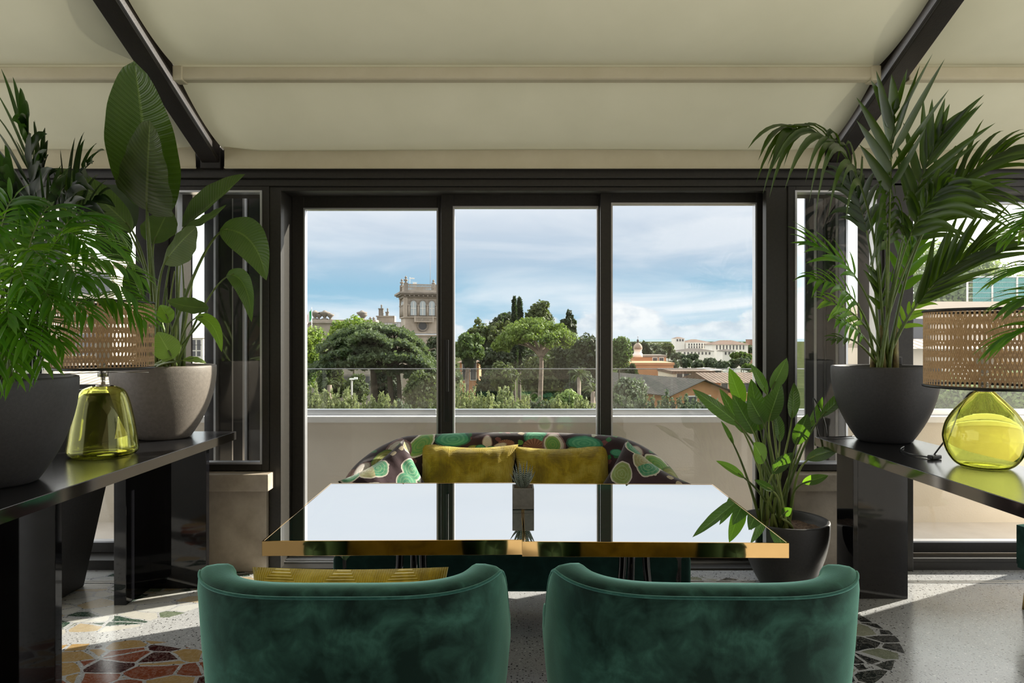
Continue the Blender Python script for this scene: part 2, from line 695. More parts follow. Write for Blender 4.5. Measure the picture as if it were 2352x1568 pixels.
M['teal_dark'] = velvet('deep_green_velvet', (.004, .022, .018), (.012, .05, .04))
M['mustard'] = ribbed_velvet('mustard_velvet')
M['black'] = pm('black_plastic', (.01, .01, .01), .35)
M['leaf_dark'] = leaf_mat('strelitzia_leaf', (.028, .050, .008), (.055, .085, .012), (.22, .5, .03), .34, veins=26, tw=.22, rib=(.16, .22, .06))
M['leaf_small'] = leaf_mat('glossy_leaf', (.008, .034, .006), (.020, .066, .010), (.25, .55, .03), .28, veins=14, tw=.22, rib=(.25, .4, .12))
M['leaf_pale'] = leaf_mat('pale_leaf', (.20, .30, .08), (.32, .42, .16), (.4, .7, .08), .35, veins=16, tw=.4, rib=(.4, .5, .2))
M['palm'] = leaf_mat('kentia_leaf', (.012, .030, .006), (.034, .066, .012), (.22, .42, .02), .30, tw=.2)
M['palm_dark'] = leaf_mat('dark_palm_leaf', (.006, .017, .005), (.014, .032, .008), (.12, .3, .03), .4, tw=.15)
M['areca'] = leaf_mat('parlour_palm_leaf', (.014, .065, .006), (.045, .17, .014), (.35, .75, .03), .28, tw=.3)
M['stem'] = noisy('green_stalk', (.07, .12, .025), (.16, .22, .05), 14, .4)
M['stem_pale'] = noisy('pale_green_stalk', (.22, .30, .07), (.32, .40, .12), 14, .4)

# ------------------------------------------------------------------ FLOOR
def floor_material():
    m, nt, out = new_mat('terrazzo_floor')
    t = NT(nt)
    v = t.coord('Object')
    base = t.mix(t.noise(v, 1.2, 3), (.40, .41, .42), (.50, .50, .51))
    ch = t.vor(v, 85)
    scn = t.n('ShaderNodeSeparateColor')
    t.l(ch.outputs['Color'], scn.inputs[0])
    chip = t.math('MULTIPLY', t.math('LESS_THAN', ch.outputs['Distance'], .38), t.math('GREATER_THAN', scn.outputs[0], .72))
    base = t.mix(chip, base, t.ramp(scn.outputs[1], [(0, (.05, .05, .05)), (.5, (.16, .15, .14)), (.75, (.7, .7, .7))], 'CONSTANT'))
    ch2 = t.vor(v, 220)
    sc2 = t.n('ShaderNodeSeparateColor')
    t.l(ch2.outputs['Color'], sc2.inputs[0])
    base = t.mix(t.math('MULTIPLY', t.math('GREATER_THAN', sc2.outputs[0], .86), .6), base, (.2, .2, .2))
    # round inlays of broken marble slabs
    nd = t.n('ShaderNodeTexNoise')
    nd.inputs['Scale'].default_value = 5
    nd.inputs['Detail'].default_value = 4
    t.l(v, nd.inputs['Vector'])
    warp = t.n('ShaderNodeVectorMath', operation='MULTIPLY_ADD')
    t.l(nd.outputs['Color'], warp.inputs[0])
    warp.inputs[1].default_value = (.05, .05, 0)
    t.l(v, warp.inputs[2])
    mp = t.n('ShaderNodeMapping')
    mp.inputs['Scale'].default_value = (.72, 1.12, 1)
    t.l(warp.outputs[0], mp.inputs[0])
    cell = t.vor(mp.outputs[0], 8.6, rnd=.85)
    edge = t.vor(mp.outputs[0], 8.6, 'DISTANCE_TO_EDGE', rnd=.85)
    cs = t.n('ShaderNodeSeparateColor')
    t.l(cell.outputs['Color'], cs.inputs[0])
    rnd = cs.outputs[0]
    vein = t.ramp(t.noise(warp.outputs[0], 22, 8, .7, 1.5), [(.46, 0.), (.5, .55), (.54, 0.)])
    mott = t.noise(v, 45, 6, .7)
    green = t.ramp(rnd, [(0, (.012, .016, .017)), (.45, (.20, .22, .15)), (.62, (.010, .018, .016)), (.8, (.27, .28, .20))], 'CONSTANT')
    mint = t.ramp(rnd, [(0, (.03, .07, .05)), (.22, (.62, .60, .55)), (.45, (.52, .42, .27)), (.62, (.16, .20, .13)), (.75, (.66, .66, .63)), (.9, (.04, .085, .06))], 'CONSTANT')
    red = t.ramp(rnd, [(0, (.46, .30, .12)), (.28, (.30, .09, .04)), (.5, (.06, .012, .012)), (.66, (.50, .33, .14)), (.82, (.27, .075, .035))], 'CONSTANT')
    slabs = [(1.08, 3.33, .70, green), (-1.76, 2.45, .70, red), (-2.2, 3.95, .70, mint), (2.35, 1.6, .7, mint), (-.4, .9, .7, green)]
    grout = t.math('GREATER_THAN', edge.outputs['Distance'], .045)
    colr = base
    for (cx, cyy, r, c) in slabs:
        df = t.n('ShaderNodeVectorMath', operation='DISTANCE')
        t.l(v, df.inputs[0])
        df.inputs[1].default_value = (cx, cyy, 0)
        dd = t.math('ADD', df.outputs['Value'], t.math('MULTIPLY', t.math('SUBTRACT', rnd, .5), .09))
        msk = t.math('MULTIPLY', t.math('LESS_THAN', dd, r), grout)
        c = t.mix(t.math('MULTIPLY', mott, .35), c, (.0, .0, .0), 'MIX')
        c = t.mix(t.math('MULTIPLY', vein, .35), c, (.75, .72, .66))
        colr = t.mix(msk, colr, c)
    ro = t.ramp(t.noise(v, 3, 4), [(.3, .13), (.7, .24)])
    b = t.bsdf(Base_Color=colr, Roughness=ro)
    t.l(b.outputs[0], out.inputs[0])
    return m


mb = MB()
mb.box(-7, 7, -4.8, 4.16, -.12, 0)
fl = mb.build('floor', floor_material())
tag(fl, kind='structure')
# metal track strips let into the floor before the windows
for i, (x0, x1, y) in enumerate([(-1.45, 1.62, 3.93), (1.9, 5.0, 3.93), (-5.2, -1.75, 3.93)]):
    mb = MB()
    mb.box(x0, x1, y, y + .012, 0, .003)
    mb.box(x0, x1, y + .028, y + .036, 0, .003)
    tag(mb.build('trim_%d' % (i + 1), M['steel']), kind='structure')

# ------------------------------------------------------------------ WINDOW WALL
def rect_frame(mb, x0, x1, z0, z1, y0, y1, w, mi=0):
    mb.box(x0, x0 + w, y0, y1, z0, z1, mi)
    mb.box(x1 - w, x1, y0, y1, z0, z1, mi)
    mb.box(x0 + w, x1 - w, y0, y1, z1 - w, z1, mi)
    mb.box(x0 + w, x1 - w, y0, y1, z0, z0 + w, mi)


def sash(parent, x0, x1, z0, z1, y, w=.05, dp=.04, handle=None, bot=None):
    mb = MB()
    rect_frame(mb, x0, x1, z0, z1, y, y + dp, w)
    if bot:
        mb.box(x0 + w, x1 - w, y, y + dp, z0 + w, z0 + bot)
    f = mb.build('sash', M['frame'], parent, bevel=.003)
    m2 = MB()
    g0 = .006
    rect_frame(m2, x0 + w - g0, x1 - w + g0, z0 + (bot or w) - g0, z1 - w + g0, y - .004, y + dp + .004, g0 + .004)
    m2.build('glazing_bead', M['alu'], f)
    m3 = MB()
    m3.box(x0 + w - .004, x1 - w + .004, y + dp * .5 - .003, y + dp * .5 + .003, z0 + (bot or w) - .004, z1 - w + .004)
    gl = m3.build('glass', M['glass'], f)
    if handle:
        hx, hz0, hz1 = handle
        m4 = MB()
        m4.box(hx - .018, hx + .018, y - .006, y, hz0 - .19, hz1)
        m4.box(hx + .0, hx + .014, y - .035, y - .022, hz0 + .0, hz1)
        m4.box(hx + .0, hx + .014, y - .024, y, hz1 - .02, hz1)
        m4.box(hx + .0, hx + .014, y - .024, y, hz0, hz0 + .02)
        m4.build('handle', M['black'], f, bevel=.003)
    return f


# header beam over everything
mb = MB()
mb.box(-5.5, 5.5, 4.10, 4.16, 2.372, 2.44)
mb.box(-5.5, 5.5, 4.13, 4.50, 2.33, 2.372)
mb.box(-5.5, 5.5, 4.16, 4.50, 2.372, 2.60)
tag(mb.build('trim_4', M['frame'], bevel=.004), kind='structure')

# central sliding doors
d1 = thing('door_1', 'wide central sliding glass door of three dark framed panels', 'door', (0, 0, 0), kind='structure')
mb = MB()
mb.box(-1.475, -1.405, 4.15, 4.21, 0, 2.33)      # inner post left
mb.box(-1.475, -1.42, 4.21, 4.50, 0, 2.33)
mb.box(1.545, 1.675, 4.15, 4.21, 0, 2.33)
mb.box(1.60, 1.675, 4.21, 4.50, 0, 2.33)
mb.box(-1.405, 1.545, 4.15, 4.21, 2.305, 2.33)
mb.box(-1.42, 1.60, 4.21, 4.50, 2.318, 2.33)
mb.box(-1.475, 1.675, 4.15, 4.50, -.04, .012)
mb.build('frame', M['frame'], d1, bevel=.003)
mb = MB()
for yy in (4.24, 4.285, 4.31, 4.35, 4.375, 4.41):
    mb.box(-1.42, 1.60, yy, yy + .008, .012, .022)
mb.build('track', M['alu'], d1)
zt = 2.325
sash(d1, -1.42, -.40, .02, zt + .0, 4.40, w=.082, dp=.045)
sash(d1, -.452, .625, .02, zt, 4.34, w=.082, dp=.045, handle=(-.415, 1.07, 1.40))
sash(d1, .555, 1.60, .02, zt, 4.28, w=.072, dp=.045)

# narrow fixed side windows on stone piers, left and right of the doors
def side_window(n, x0, x1, lab):
    o = thing('window_%d' % n, lab, 'window', kind='structure')
    mb = MB()
    rect_frame(mb, x0, x1, .606, 2.345, 4.14, 4.21, .045)
    mb.build('frame', M['frame'], o, bevel=.003)
    mb = MB()
    rect_frame(mb, x0 + .04, x1 - .04, .646, 2.305, 4.135, 4.2, .012)
    mb.build('glazing_bead', M['alu'], o)
    mb = MB()
    mb.box(x0 + .04, x1 - .04, 4.165, 4.171, .65, 2.30)
    mb.build('glass', M['glass'], o)
    return o


side_window(1, -2.08, -1.475, 'narrow fixed window left of the sliding door above stone pier')
side_window(2, 1.675, 2.25, 'narrow fixed window right of the sliding door above stone pier')


def pier(x0, x1, lab):
    o = thing('pillar', lab, 'pillar', kind='structure')
    mb = MB()
    mb.box(x0, x1, 4.115, 4.36, 0, .50)
    mb.build('pier_body', M['travertine'], o, bevel=.004)
    mb = MB()
    mb.box(x0 - .01, x1 + .035, 4.05, 4.36, .50, .60)
    mb.build('capstone', M['travertine'], o, bevel=.005)


pier(-2.10, -1.482, 'travertine pier with projecting cap left of the sliding door')
pier(1.70, 2.26, 'travertine pier with projecting cap right of the sliding door')

# tall dark posts and side bays
mb = MB()
mb.box(-2.28, -2.08, 4.13, 4.45, 0, 2.35)
tag(mb.build('trim_5', M['frame'], bevel=.005), kind='structure')
mb = MB()
mb.box(2.25, 2.43, 4.13, 4.45, 0, 2.35)
tag(mb.build('trim_6', M['frame'], bevel=.005), kind='structure')
w3 = thing('window_3', 'large sliding window bay behind the plants on the left', 'window', kind='structure')
mb = MB()
mb.box(-5.6, -2.28, 4.15, 4.45, -.04, .06)
mb.box(-5.6, -2.28, 4.15, 4.45, 2.30, 2.35)
mb.build('frame', M['frame'], w3, bevel=.003)
sash(w3, -3.35, -2.28, .06, 2.30, 4.30, w=.07)
sash(w3, -4.5, -3.28, .06, 2.30, 4.36, w=.07)
sash(w3, -5.6, -4.43, .06, 2.30, 4.30, w=.07)
w4 = thing('window_4', 'large sliding window bay behind the lamp on the right', 'window', kind='structure')
mb = MB()
mb.box(2.43, 3.6, 4.15, 4.45, -.04, .05)
mb.box(2.43, 3.6, 4.15, 4.45, 2.30, 2.35)
mb.box(2.43, 3.6, 4.14, 4.16, .05, .075)
mb.build('frame', M['frame'], w4, bevel=.003)
sash(w4, 2.42, 3.62, .06, 2.33, 4.30, w=.07, handle=(2.47, 1.22, 1.38))
mb = MB()
mb.box(3.6, 7.0, 4.15, 4.40, 0, 2.6)
tag(mb.build('wall_right_sun_block', M['plaster']), kind='structure')  # unseen wall added to keep the sun off the right floor
mb = MB()
mb.box(-7.0, -5.6, 4.15, 4.40, 0, 2.6)
tag(mb.build('wall_left', M['plaster']), kind='structure')

# folded shutter leaves stacked outside behind the narrow windows
def shutters(x0, x1, lab):
    o = thing('folding_shutter', lab, 'shutter', ((x0 + x1) / 2, 4.62, 0))
    n = 4
    for i in range(n):
        a = (i + .5) / n
        xc = x0 + (x1 - x0) * a - (x0 + x1) / 2
        mb = MB()
        wd = (x1 - x0) / n * .92
        Mx = Matrix.Translation((xc, 0.02 * (i % 2), 0)) @ Matrix.Rotation(R(14 if i % 2 else -14), 4, 'Z')
        mb.box(-wd / 2, wd / 2, -.02, .02, .02, 2.6, M=Mx)
        p = mb.build('shutter_leaf', M['shutter'], o, bevel=.002)
        mb = MB()
        mb.box(wd / 2 - .012, wd / 2 + .004, -.026, .026, .02, 2.6, M=Mx)
        mb.build('edge_strip', M['alu'], p)
    mb = MB()
    mb.box((x0 - x1) / 2, (x1 - x0) / 2, -.06, .08, 0, .02)
    mb.build('floor_track', M['alu'], o)


M['shutter'] = pm('grey_shutter_panel', (.05, .052, .058), .22)
shutters(-2.08, -1.69, 'folded grey shutter leaves stacked outside the narrow left window')
shutters(1.98, 2.27, 'folded grey shutter leaves stacked outside the narrow right window')

# ------------------------------------------------------------------ CEILING
SLP = .4145


def roof_z(y):
    return 2.485 + SLP * (4.14 - y)


fab, nt, out = new_mat('cream_awning_fabric')
t = NT(nt)
v = t.coord('Object')
c = t.ramp(t.noise(v, 2.2, 4), [(.3, (.55, .535, .40)), (.7, (.62, .60, .46))])
b = t.bsdf(Base_Color=c, Roughness=.75)
t.l(t.bump(t.noise(v, 260, 2), .08, .002), b.inputs['Normal'])
tr = t.n('ShaderNodeBsdfTranslucent')
tr.inputs[0].default_value = (.66, .64, .46, 1)
mx = t.n('ShaderNodeMixShader')
mx.inputs[0].default_value = .045
t.l(b.outputs[0], mx.inputs[1])
t.l(tr.outputs[0], mx.inputs[2])
t.l(mx.outputs[0], out.inputs[0])
M['fabric'] = fab

BARS = [4.14 - .65 * i for i in range(9)]
bays = [(-5.6, -1.86), (-1.73, 1.88), (2.0, 5.8)]
ti = 7
for bi, (x0, x1) in enumerate(bays):
    mb = MB()
    for k in range(len(BARS) - 1):
        ya, yb = BARS[k], BARS[k + 1]

        def fn(u, v, ya=ya, yb=yb, x0=x0, x1=x1, k=k):
            y = ya + (yb - ya) * v
            x = x0 + (x1 - x0) * u
            sag = .102 * 4 * v * (1 - v)
            sag *= 1 - .07 * math.sin(x * 1.7 + k * 2 + bi)
            e = min(u, 1 - u) * (x1 - x0)
            edge = min(1, e / .22)
            sag *= .45 + .55 * edge
            return Vector((x, y, roof_z(y) + .05 - sag))
        mb.grid(fn, 60, 16)
    c_ = mb.build('ceiling', M['fabric'])
    tag(c_, kind='structure')
    for k, y in enumerate(BARS):
        if k == 0:
            mb = MB()
            # valance: a hanging flap with a stitched hem
            mb.box(x0 + .02, x1 - .02, 4.055, 4.063, 2.425, 2.545)
            mb.box(x0 + .02, x1 - .02, 4.050, 4.068, 2.417, 2.429)
            mb.box(x0 + .02, x1 - .02, 4.050, 4.12, 2.533, 2.545)
            o = mb.build('trim_%d' % ti, M['cream_bar'], bevel=.003)
        else:
            z = roof_z(y)
            mb = MB()
            pr = [(-.03, -.028), (-.02, -.034), (.02, -.034), (.03, -.028), (.03, .03), (-.03, .03)]
            mb.prism([(y + a, z + b_) for a, b_ in pr], x0 + .03, x1 - .03, axis='x')
            for xe in (x0 + .01, x1 - .06):
                mb.box(xe, xe + .05, y - .036, y + .036, z - .04, z + .035)
            o = mb.build('trim_%d' % ti, M['cream_bar'], bevel=.006)
        tag(o, kind='structure')
        ti += 1
# rafters
for xr in (-1.795, 1.94):
    mb = MB()
    y0, y1 = 4.14, -1.06
    for (dx0, dx1, dz0, dz1) in ((-.05, .05, -.065, -.05), (-.02, .02, -.05, .07), (-.05, .05, .07, .085), (-.05, -.043, -.05, -.03), (.043, .05, -.05, -.03)):
        vs = []
        for (y, z) in ((y0, roof_z(y0)), (y1, roof_z(y1))):
            for (dx, dz) in ((dx0, dz0), (dx1, dz0), (dx1, dz1), (dx0, dz1)):
                vs.append((xr + dx, y, z + dz))
        mb.add(vs, [(0, 1, 2, 3), (7, 6, 5, 4), (0, 4, 5, 1), (1, 5, 6, 2), (2, 6, 7, 3), (3, 7, 4, 0)], flat=True)
    mb.box(xr - .06, xr + .06, 4.06, 4.13, 2.42, 2.60)
    tag(mb.build('trim_%d' % ti, M['beam'], bevel=.003), kind='structure')
    ti += 1

# the rest of the room behind the photographer
YR = BARS[-1]
mb = MB()
mb.box(-7, 7, -5.0, YR, roof_z(YR) - .02, roof_z(YR) + .1)
tag(mb.build('ceiling', M['cream_bar']), kind='structure')
mb = MB()
mb.box(-7, -1.7, -5.0, -4.8, 0, roof_z(YR))
mb.box(1.7, 7, -5.0, -4.8, 0, roof_z(YR))
mb.box(-1.7, 1.7, -5.0, -4.8, 0, 4.3)
mb.box(-1.7, 1.7, -5.0, -4.8, 4.3, roof_z(YR))
tag(mb.build('wall_back', noisy('warm_grey_wall', (.16, .14, .12), (.22, .19, .16), 2, .8)), kind='structure')

# ------------------------------------------------------------------ TERRACE
mb = MB()
mb.box(-9, 9, 4.45, 5.6, -.3, -.03)
tag(mb.build('terrace_floor', M['deck']), kind='structure')
pw = thing('parapet_wall', 'low cream terrace wall outside the windows', 'wall', kind='structure')
mb = MB()
mb.box(-9, 9, 5.35, 5.6, -.3, .755)
mb.build('wall_body', M['plaster'], pw)
mb = MB()
mb.box(-9, 9, 5.30, 5.68, .755, .805)
mb.build('coping', M['coping'], pw, bevel=.006)
bal = [(-8, -3.0, 'glass balustrade panel seen behind the left plants'), (-2.98, -.60, 'glass balustrade panel in front of the cedar'),
       (-.58, 1.9, 'glass balustrade panel behind the sofa, in front of the umbrella pine'), (1.92, 4.4, 'glass balustrade panel behind the two right pots')]
for x0, x1, lab in bal:
    o = thing('glass_balustrade', lab, 'balustrade', ((x0 + x1) / 2, 5.42, .805), group='clear balustrade panels on the terrace wall')
    h = (x1 - x0) / 2
    mb = MB()
    mb.box(-h, h, -.006, .006, .01, 1.17 - .805)
    mb.build('glass_panel', M['balglass'], o)
    mb = MB()
    mb.box(-h, h, -.008, .008, 1.166 - .805, 1.172 - .805)
    mb.build('top_edge', M['alu'], o)
    mb = MB()
    mb.box(-h, h, -.03, .03, 0, .045)
    mb.build('base_channel', M['alu'], o, bevel=.003)

# ------------------------------------------------------------------ TABLES
def make_table():
    o = thing('dining_table', '', 'table')
    W, D = .853, .89
    mb = MB()
    rect = lambda a, b, z0, z1, e: [(-a / 2 + e, -b / 2 + e), (a / 2 - e, -b / 2 + e), (a / 2 - e, b / 2 - e), (-a / 2 + e, b / 2 - e)]
    # brass band around the top
    for (x0, x1, y0, y1) in ((-W / 2, W / 2, -D / 2, -D / 2 + .006), (-W / 2, W / 2, D / 2 - .006, D / 2), (-W / 2, -W / 2 + .006, -D / 2 + .006, D / 2 - .006), (W / 2 - .006, W / 2, -D / 2 + .006, D / 2 - .006)):
        mb.box(x0, x1, y0, y1, .702, .7505)
    mb.build('brass_edge', M['brass'], o, bevel=.0008, segs=1)
    mb = MB()
    mb.box(-W / 2 + .0055, W / 2 - .0055, -D / 2 + .0055, D / 2 - .0055, .738, .7495)
    mb.build('mirror_top', M['mirror'], o, bevel=.0)
    mb = MB()
    mb.box(-W / 2 + .0065, W / 2 - .0065, -D / 2 + .0065, D / 2 - .0065, .704, .7375)
    mb.build('under_board', M['black'], o)
    mb = MB()
    mb.lathe([(0, .66), (.09, .66), (.09, .704), (0, .704)], 24)
    mb.build('bracket', M['black'], o)
    for k in range(3):
        a = R(90 + 120 * k)
        mb = MB()
        ca, sa = math.cos(a), math.sin(a)
        pts = [(ca * .05, sa * .05, .67), (ca * .045, sa * .045, .45), (ca * .07, sa * .07, .25), (ca * .22, sa * .22, .06), (ca * .31, sa * .31, .012)]
        mb.tube(bez(pts, 14), [.016 - .006 * i / 13 for i in range(14)], 10)
        mb.build('leg', M['gloss_black'], o)
    return o


tA = make_table()
tA.location = (-.388, 2.655, 0)
tA.rotation_euler.z = R(.9)
tA['label'] = 'left mirror-topped square table with a polished brass edge'
tA['group'] = 'mirror tables pushed together'
tB = copy_tree(tA)
tB.location = (.468, 2.635, 0)
tB.rotation_euler.z = R(-1.1)
tB['label'] = 'right mirror-topped square table with a polished brass edge'

# succulent in a square cement pot on the join of the tables
su = thing('potted_succulent', 'small zebra striped succulent in square grey pot on the tables', 'plant', (.043, 2.655, .7505))
mb = MB()
h = .0415
mb.box(-h, h, -h, h, 0, .012)
for a, b_, c1, d_ in ((-h, h, -h, -h + .007), (-h, h, h - .007, h), (-h, -h + .007, -h + .007, h - .007), (h - .007, h, -h + .007, h - .007)):
    mb.box(a, b_, c1, d_, .012, .08)
mb.build('pot', M['concrete'], su, bevel=.0015)
mb = MB()
mb.grid(lambda u, v: Vector(((u - .5) * .066, (v - .5) * .066, .074 + .006 * random.random())), 14, 14)
mb.build('gravel', noisy('pebble_gravel', (.12, .08, .06), (.45, .36, .27), 120, .9, 0, 1), su)
m, nt, out = new_mat('zebra_leaf')
t = NT(nt)
uv = t.coord('UV')
s2 = t.n('ShaderNodeSeparateXYZ')
t.l(uv, s2.inputs[0])
wv = t.math('SINE', t.math('MULTIPLY', t.math('ADD', s2.outputs[1], t.math('MULTIPLY', t.noise(uv, 4, 2), .03)), 6.283 * 15))
cc = t.mix(t.math('GREATER_THAN', wv, .62), (.012, .035, .018), (.62, .66, .58))
bb = t.bsdf(Base_Color=cc, Roughness=.4)
t.l(bb.outputs[0], out.inputs[0])
rr = random.Random(3)
for k in range(20):
    a = k * 2.399
    tilt = .12 + .95 * (k / 20) ** .9
    L = .108 - .045 * (k / 20)
    dx, dy = math.cos(a), math.sin(a)
    b0 = Vector((dx * .006, dy * .006, .076))
    p1 = b0 + Vector((dx * math.sin(tilt) * .5, dy * math.sin(tilt) * .5, math.cos(tilt) * .5)) * L
    p2 = b0 + Vector((dx * math.sin(tilt * .75), dy * math.sin(tilt * .75), math.cos(tilt * .75))) * L
    mb = MB()
    pts = bez([b0, p1, p2], 10)
    rad = [.0064 * (1 - (i / 9) ** 1.4) + .0003 for i in range(10)]
    n0 = len(mb.v)
    mb.tube(pts, rad, 6)
    for i in range(10):
        for q in range(6):
            mb.uv[n0 + i * 6 + q] = (q / 6, i / 9)
    mb.build('leaf', m, su)

# ------------------------------------------------------------------ UPHOLSTERY HELPERS
def shell(mb, path, topz, botz, thick, nu=64, bulge=.02, mi=0, endround=.07, lean=0.0, sq=1.0):
    """padded wall swept along path(s)->(x,y,nx,ny) for s in -1..1; n = outward"""
    K = 22

    def sec(s):
        x, y, nx, ny = path(s)
        zt, zb = topz(s), botz(s)
        e = (1 - abs(s))
        th = thick * (min(1.0, math.sqrt(max(0.0, 1 - (1 - min(1, e / endround)) ** 2))) * .97 + .03)
        zt2 = zt - (1 - min(1, e / endround)) ** 3 * .03
        r = min(th / 2, .06)
        pts = []
        H = zt2 - zb
        for k in range(5):     # outer face from bottom up
            f = k / 5
            pts.append((th / 2 + bulge * math.sin(math.pi * f) - lean * (1 - f), zb + (H - r) * f))
        for k in range(9):     # round top
            a = math.pi * k / 8
            ca_, sa_ = math.cos(a), math.sin(a)
            pts.append((math.copysign(abs(ca_) ** sq, ca_) * th / 2, zt2 - r + r * sa_ ** sq))
        for k in range(1, 6):
            f = 1 - k / 5
            pts.append((-th / 2 - bulge * .6 * math.sin(math.pi * f), zb + (H - r) * f))
        pts.append((-th * .2, zb - .01))
        pts.append((th * .2, zb - .01))
        return [Vector((x + nx * o_, y + ny * o_, z)) for o_, z in pts]
    rings = [sec(-1 + 2 * i / nu) for i in range(nu + 1)]
    n = len(rings[0])
    vs = [p for r_ in rings for p in r_]
    fs = []
    for i in range(nu):
        for k in range(n):
            fs.append((i * n + k, (i + 1) * n + k, (i + 1) * n + (k + 1) % n, i * n + (k + 1) % n))
    fs.append(tuple(range(n)))
    fs.append(tuple(nu * n + k for k in range(n))[::-1])
    mb.add(vs, fs, mi)
    return rings


def upath(W, Db, amax, p=2.6, cy=0):
    """rounded-U plan: s=-1 left arm front, 0 back centre, 1 right arm front"""
    def f(s):
        def pt(s):
            a = s * amax
            sa, ca = math.sin(a), math.cos(a)
            if abs(a) <= math.pi / 2:
                x = W * math.copysign(abs(sa) ** (2 / p), sa)
                y = -Db * abs(ca) ** (2 / p)
            else:
                x = W * math.copysign(1, sa) - math.copysign(.10 * (abs(a) - math.pi / 2) ** 1.2 * W, sa)
                y = (abs(a) - math.pi / 2) * Db * 1.1
            return Vector((x, y + cy))
        q = pt(s)
        T = pt(min(1, s + .004)) - pt(max(-1, s - .004))
        T.normalize()
        return q.x, q.y, T.y, -T.x
    return f


def pillow(name, parent, mat, W, H, T, label=None, cat=None, loc=(0, 0, 0), rot=(0, 0, 0), seed=0, group=None, wr=.018, bow=.13):
    mb = MB()
    rng = 22

    def fn(side):
        def g(u, v):
            a, b_ = u * 2 - 1, v * 2 - 1
            x = a * W / 2 * (1 - .10 * (1 - a * a * .0) * math.cos(b_ * math.pi / 2) * abs(a) ** 2)
            z = b_ * H / 2 * (1 - bow * math.cos(a * math.pi / 2) * abs(b_) ** 2)
            th = T / 2 * (max(0, 1 - a ** 4) * max(0, 1 - b_ ** 4)) ** .55
            nz = mnoise.noise(Vector((x * 7 + seed, z * 7, seed))) * wr * (1 - a ** 6) * (1 - b_ ** 6)
            nz += mnoise.noise(Vector((x * 22 + seed, z * 9, seed + 4))) * wr * .5 * (1 - a ** 6) * (1 - b_ ** 6)
            return Vector((x, side * (th + nz * (1 if th > .01 else 0)), z))
        return g
    mb.grid(lambda u, v: fn(-1)(u, v), 28, 24)
    mb.grid(lambda u, v: fn(1)(1 - u, v), 28, 24)
    o = mb.build(name, mat, parent)
    bm = bmesh.new()
    bm.from_mesh(o.data)
    bmesh.ops.remove_doubles(bm, verts=bm.verts, dist=.0004)
    bmesh.ops.recalc_face_normals(bm, faces=bm.faces)
    bm.to_mesh(o.data)
    bm.free()
    for p in o.data.polygons:
        p.use_smooth = True
    o.location = loc
    o.rotation_euler = rot
    if label:
        tag(o, label, cat, group)
    return o


# ------------------------------------------------------------------ CHAIRS
def make_chair():
    o = thing('tub_chair', '', 'chair')
    W, Db = .336, .335
    pth = upath(W, Db, R(106), p=3.7, cy=.0)

    def top(s):
        y = pth(s)[1]
        z = .860 + .008 * min(1, max(0, (y + .33) / .12))
        q = min(1, max(0, (y + .215) / .15))
        return z - .20 * (q * q * (3 - 2 * q))
    mb = MB()
    # outer shell leans inwards towards the floor
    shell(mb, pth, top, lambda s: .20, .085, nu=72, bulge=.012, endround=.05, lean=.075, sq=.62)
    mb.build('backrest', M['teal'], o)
    # piping along the outer upper edge
    mb = MB()
    pts = []
    for i in range(73):
        s = -.97 + 1.94 * i / 72
        x, y, nx, ny = pth(s)
        pts.append((x + nx * .0385, y + ny * .0385, top(s) - .0135))
    mb.tube(pts, .0035, 6)
    mb.build('piping', M['teal_pipe'], o)
    # seat
    mb = MB()
    def seat(u, v):
        a = u * 2 - 1
        b_ = v * 2 - 1
        x = .285 * a * (1 - .12 * b_ * b_ * abs(a))
        y = .02 + .27 * b_
        return Vector((x, y, .44 + .03 * (1 - a ** 4) * (1 - b_ ** 4)))
    mb.grid(seat, 16, 16)
    mb.grid(lambda u, v: Vector((.285 * (1 if False else (u * 2 - 1)) * (1 - .12 * abs(u * 2 - 1)), .29, .24 + .20 * v)), 16, 4)
    mb.box(-.25, .25, -.25, .285, .22, .40)
    mb.build('seat', M['teal'], o)
    for (x, y) in ((-.24, .24), (.24, .24), (-.22, -.22), (.22, -.22)):
        mb = MB()
        mb.tube([(x * .9, y * .9, .23), (x, y, .1), (x * 1.04, y * 1.04, 0)], [.017, .013, .009], 12)
        mb.build('leg', M['gold'], o)
    return o


ch = make_chair()
ch.location = (-.382, 1.835, 0)
ch.rotation_euler.z = R(0)
tag(ch, 'teal velvet tub chair in front of the left table, yellow cushion showing', group='teal velvet tub chairs')
ch2 = copy_tree(ch)
ch2.location = (.460, 1.835, 0)
ch2.rotation_euler.z = R(-1)
tag(ch2, 'teal velvet tub chair in front of the right table, beside the floor pot')
ch3 = copy_tree(ch)
ch3.location = (2.93, 3.32, 0)
ch3.rotation_euler.z = R(95)
tag(ch3, 'teal velvet chair cut off by the right edge behind the lamp')

pillow('cushion', None, M['mustard'], .50, .40, .13, 'ribbed mustard velvet cushion in the left teal chair', 'cushion', (-.412, 1.70, .625), (R(-12), 0, 0), 2, 'mustard velvet cushions', bow=.03)
pillow('cushion', None, M['mustard'], .50, .38, .13, 'ribbed mustard velvet cushion in the right teal chair', 'cushion', (.475, 1.72, .575), (R(-16), 0, 0), 5, 'mustard velvet cushions')

# ------------------------------------------------------------------ SOFA
sofa = thing('curved_sofa', 'curved sofa in dark botanical print with teal seat behind the tables', 'sofa', (0, 3.40, 0))
SW, SDb = .80, .50


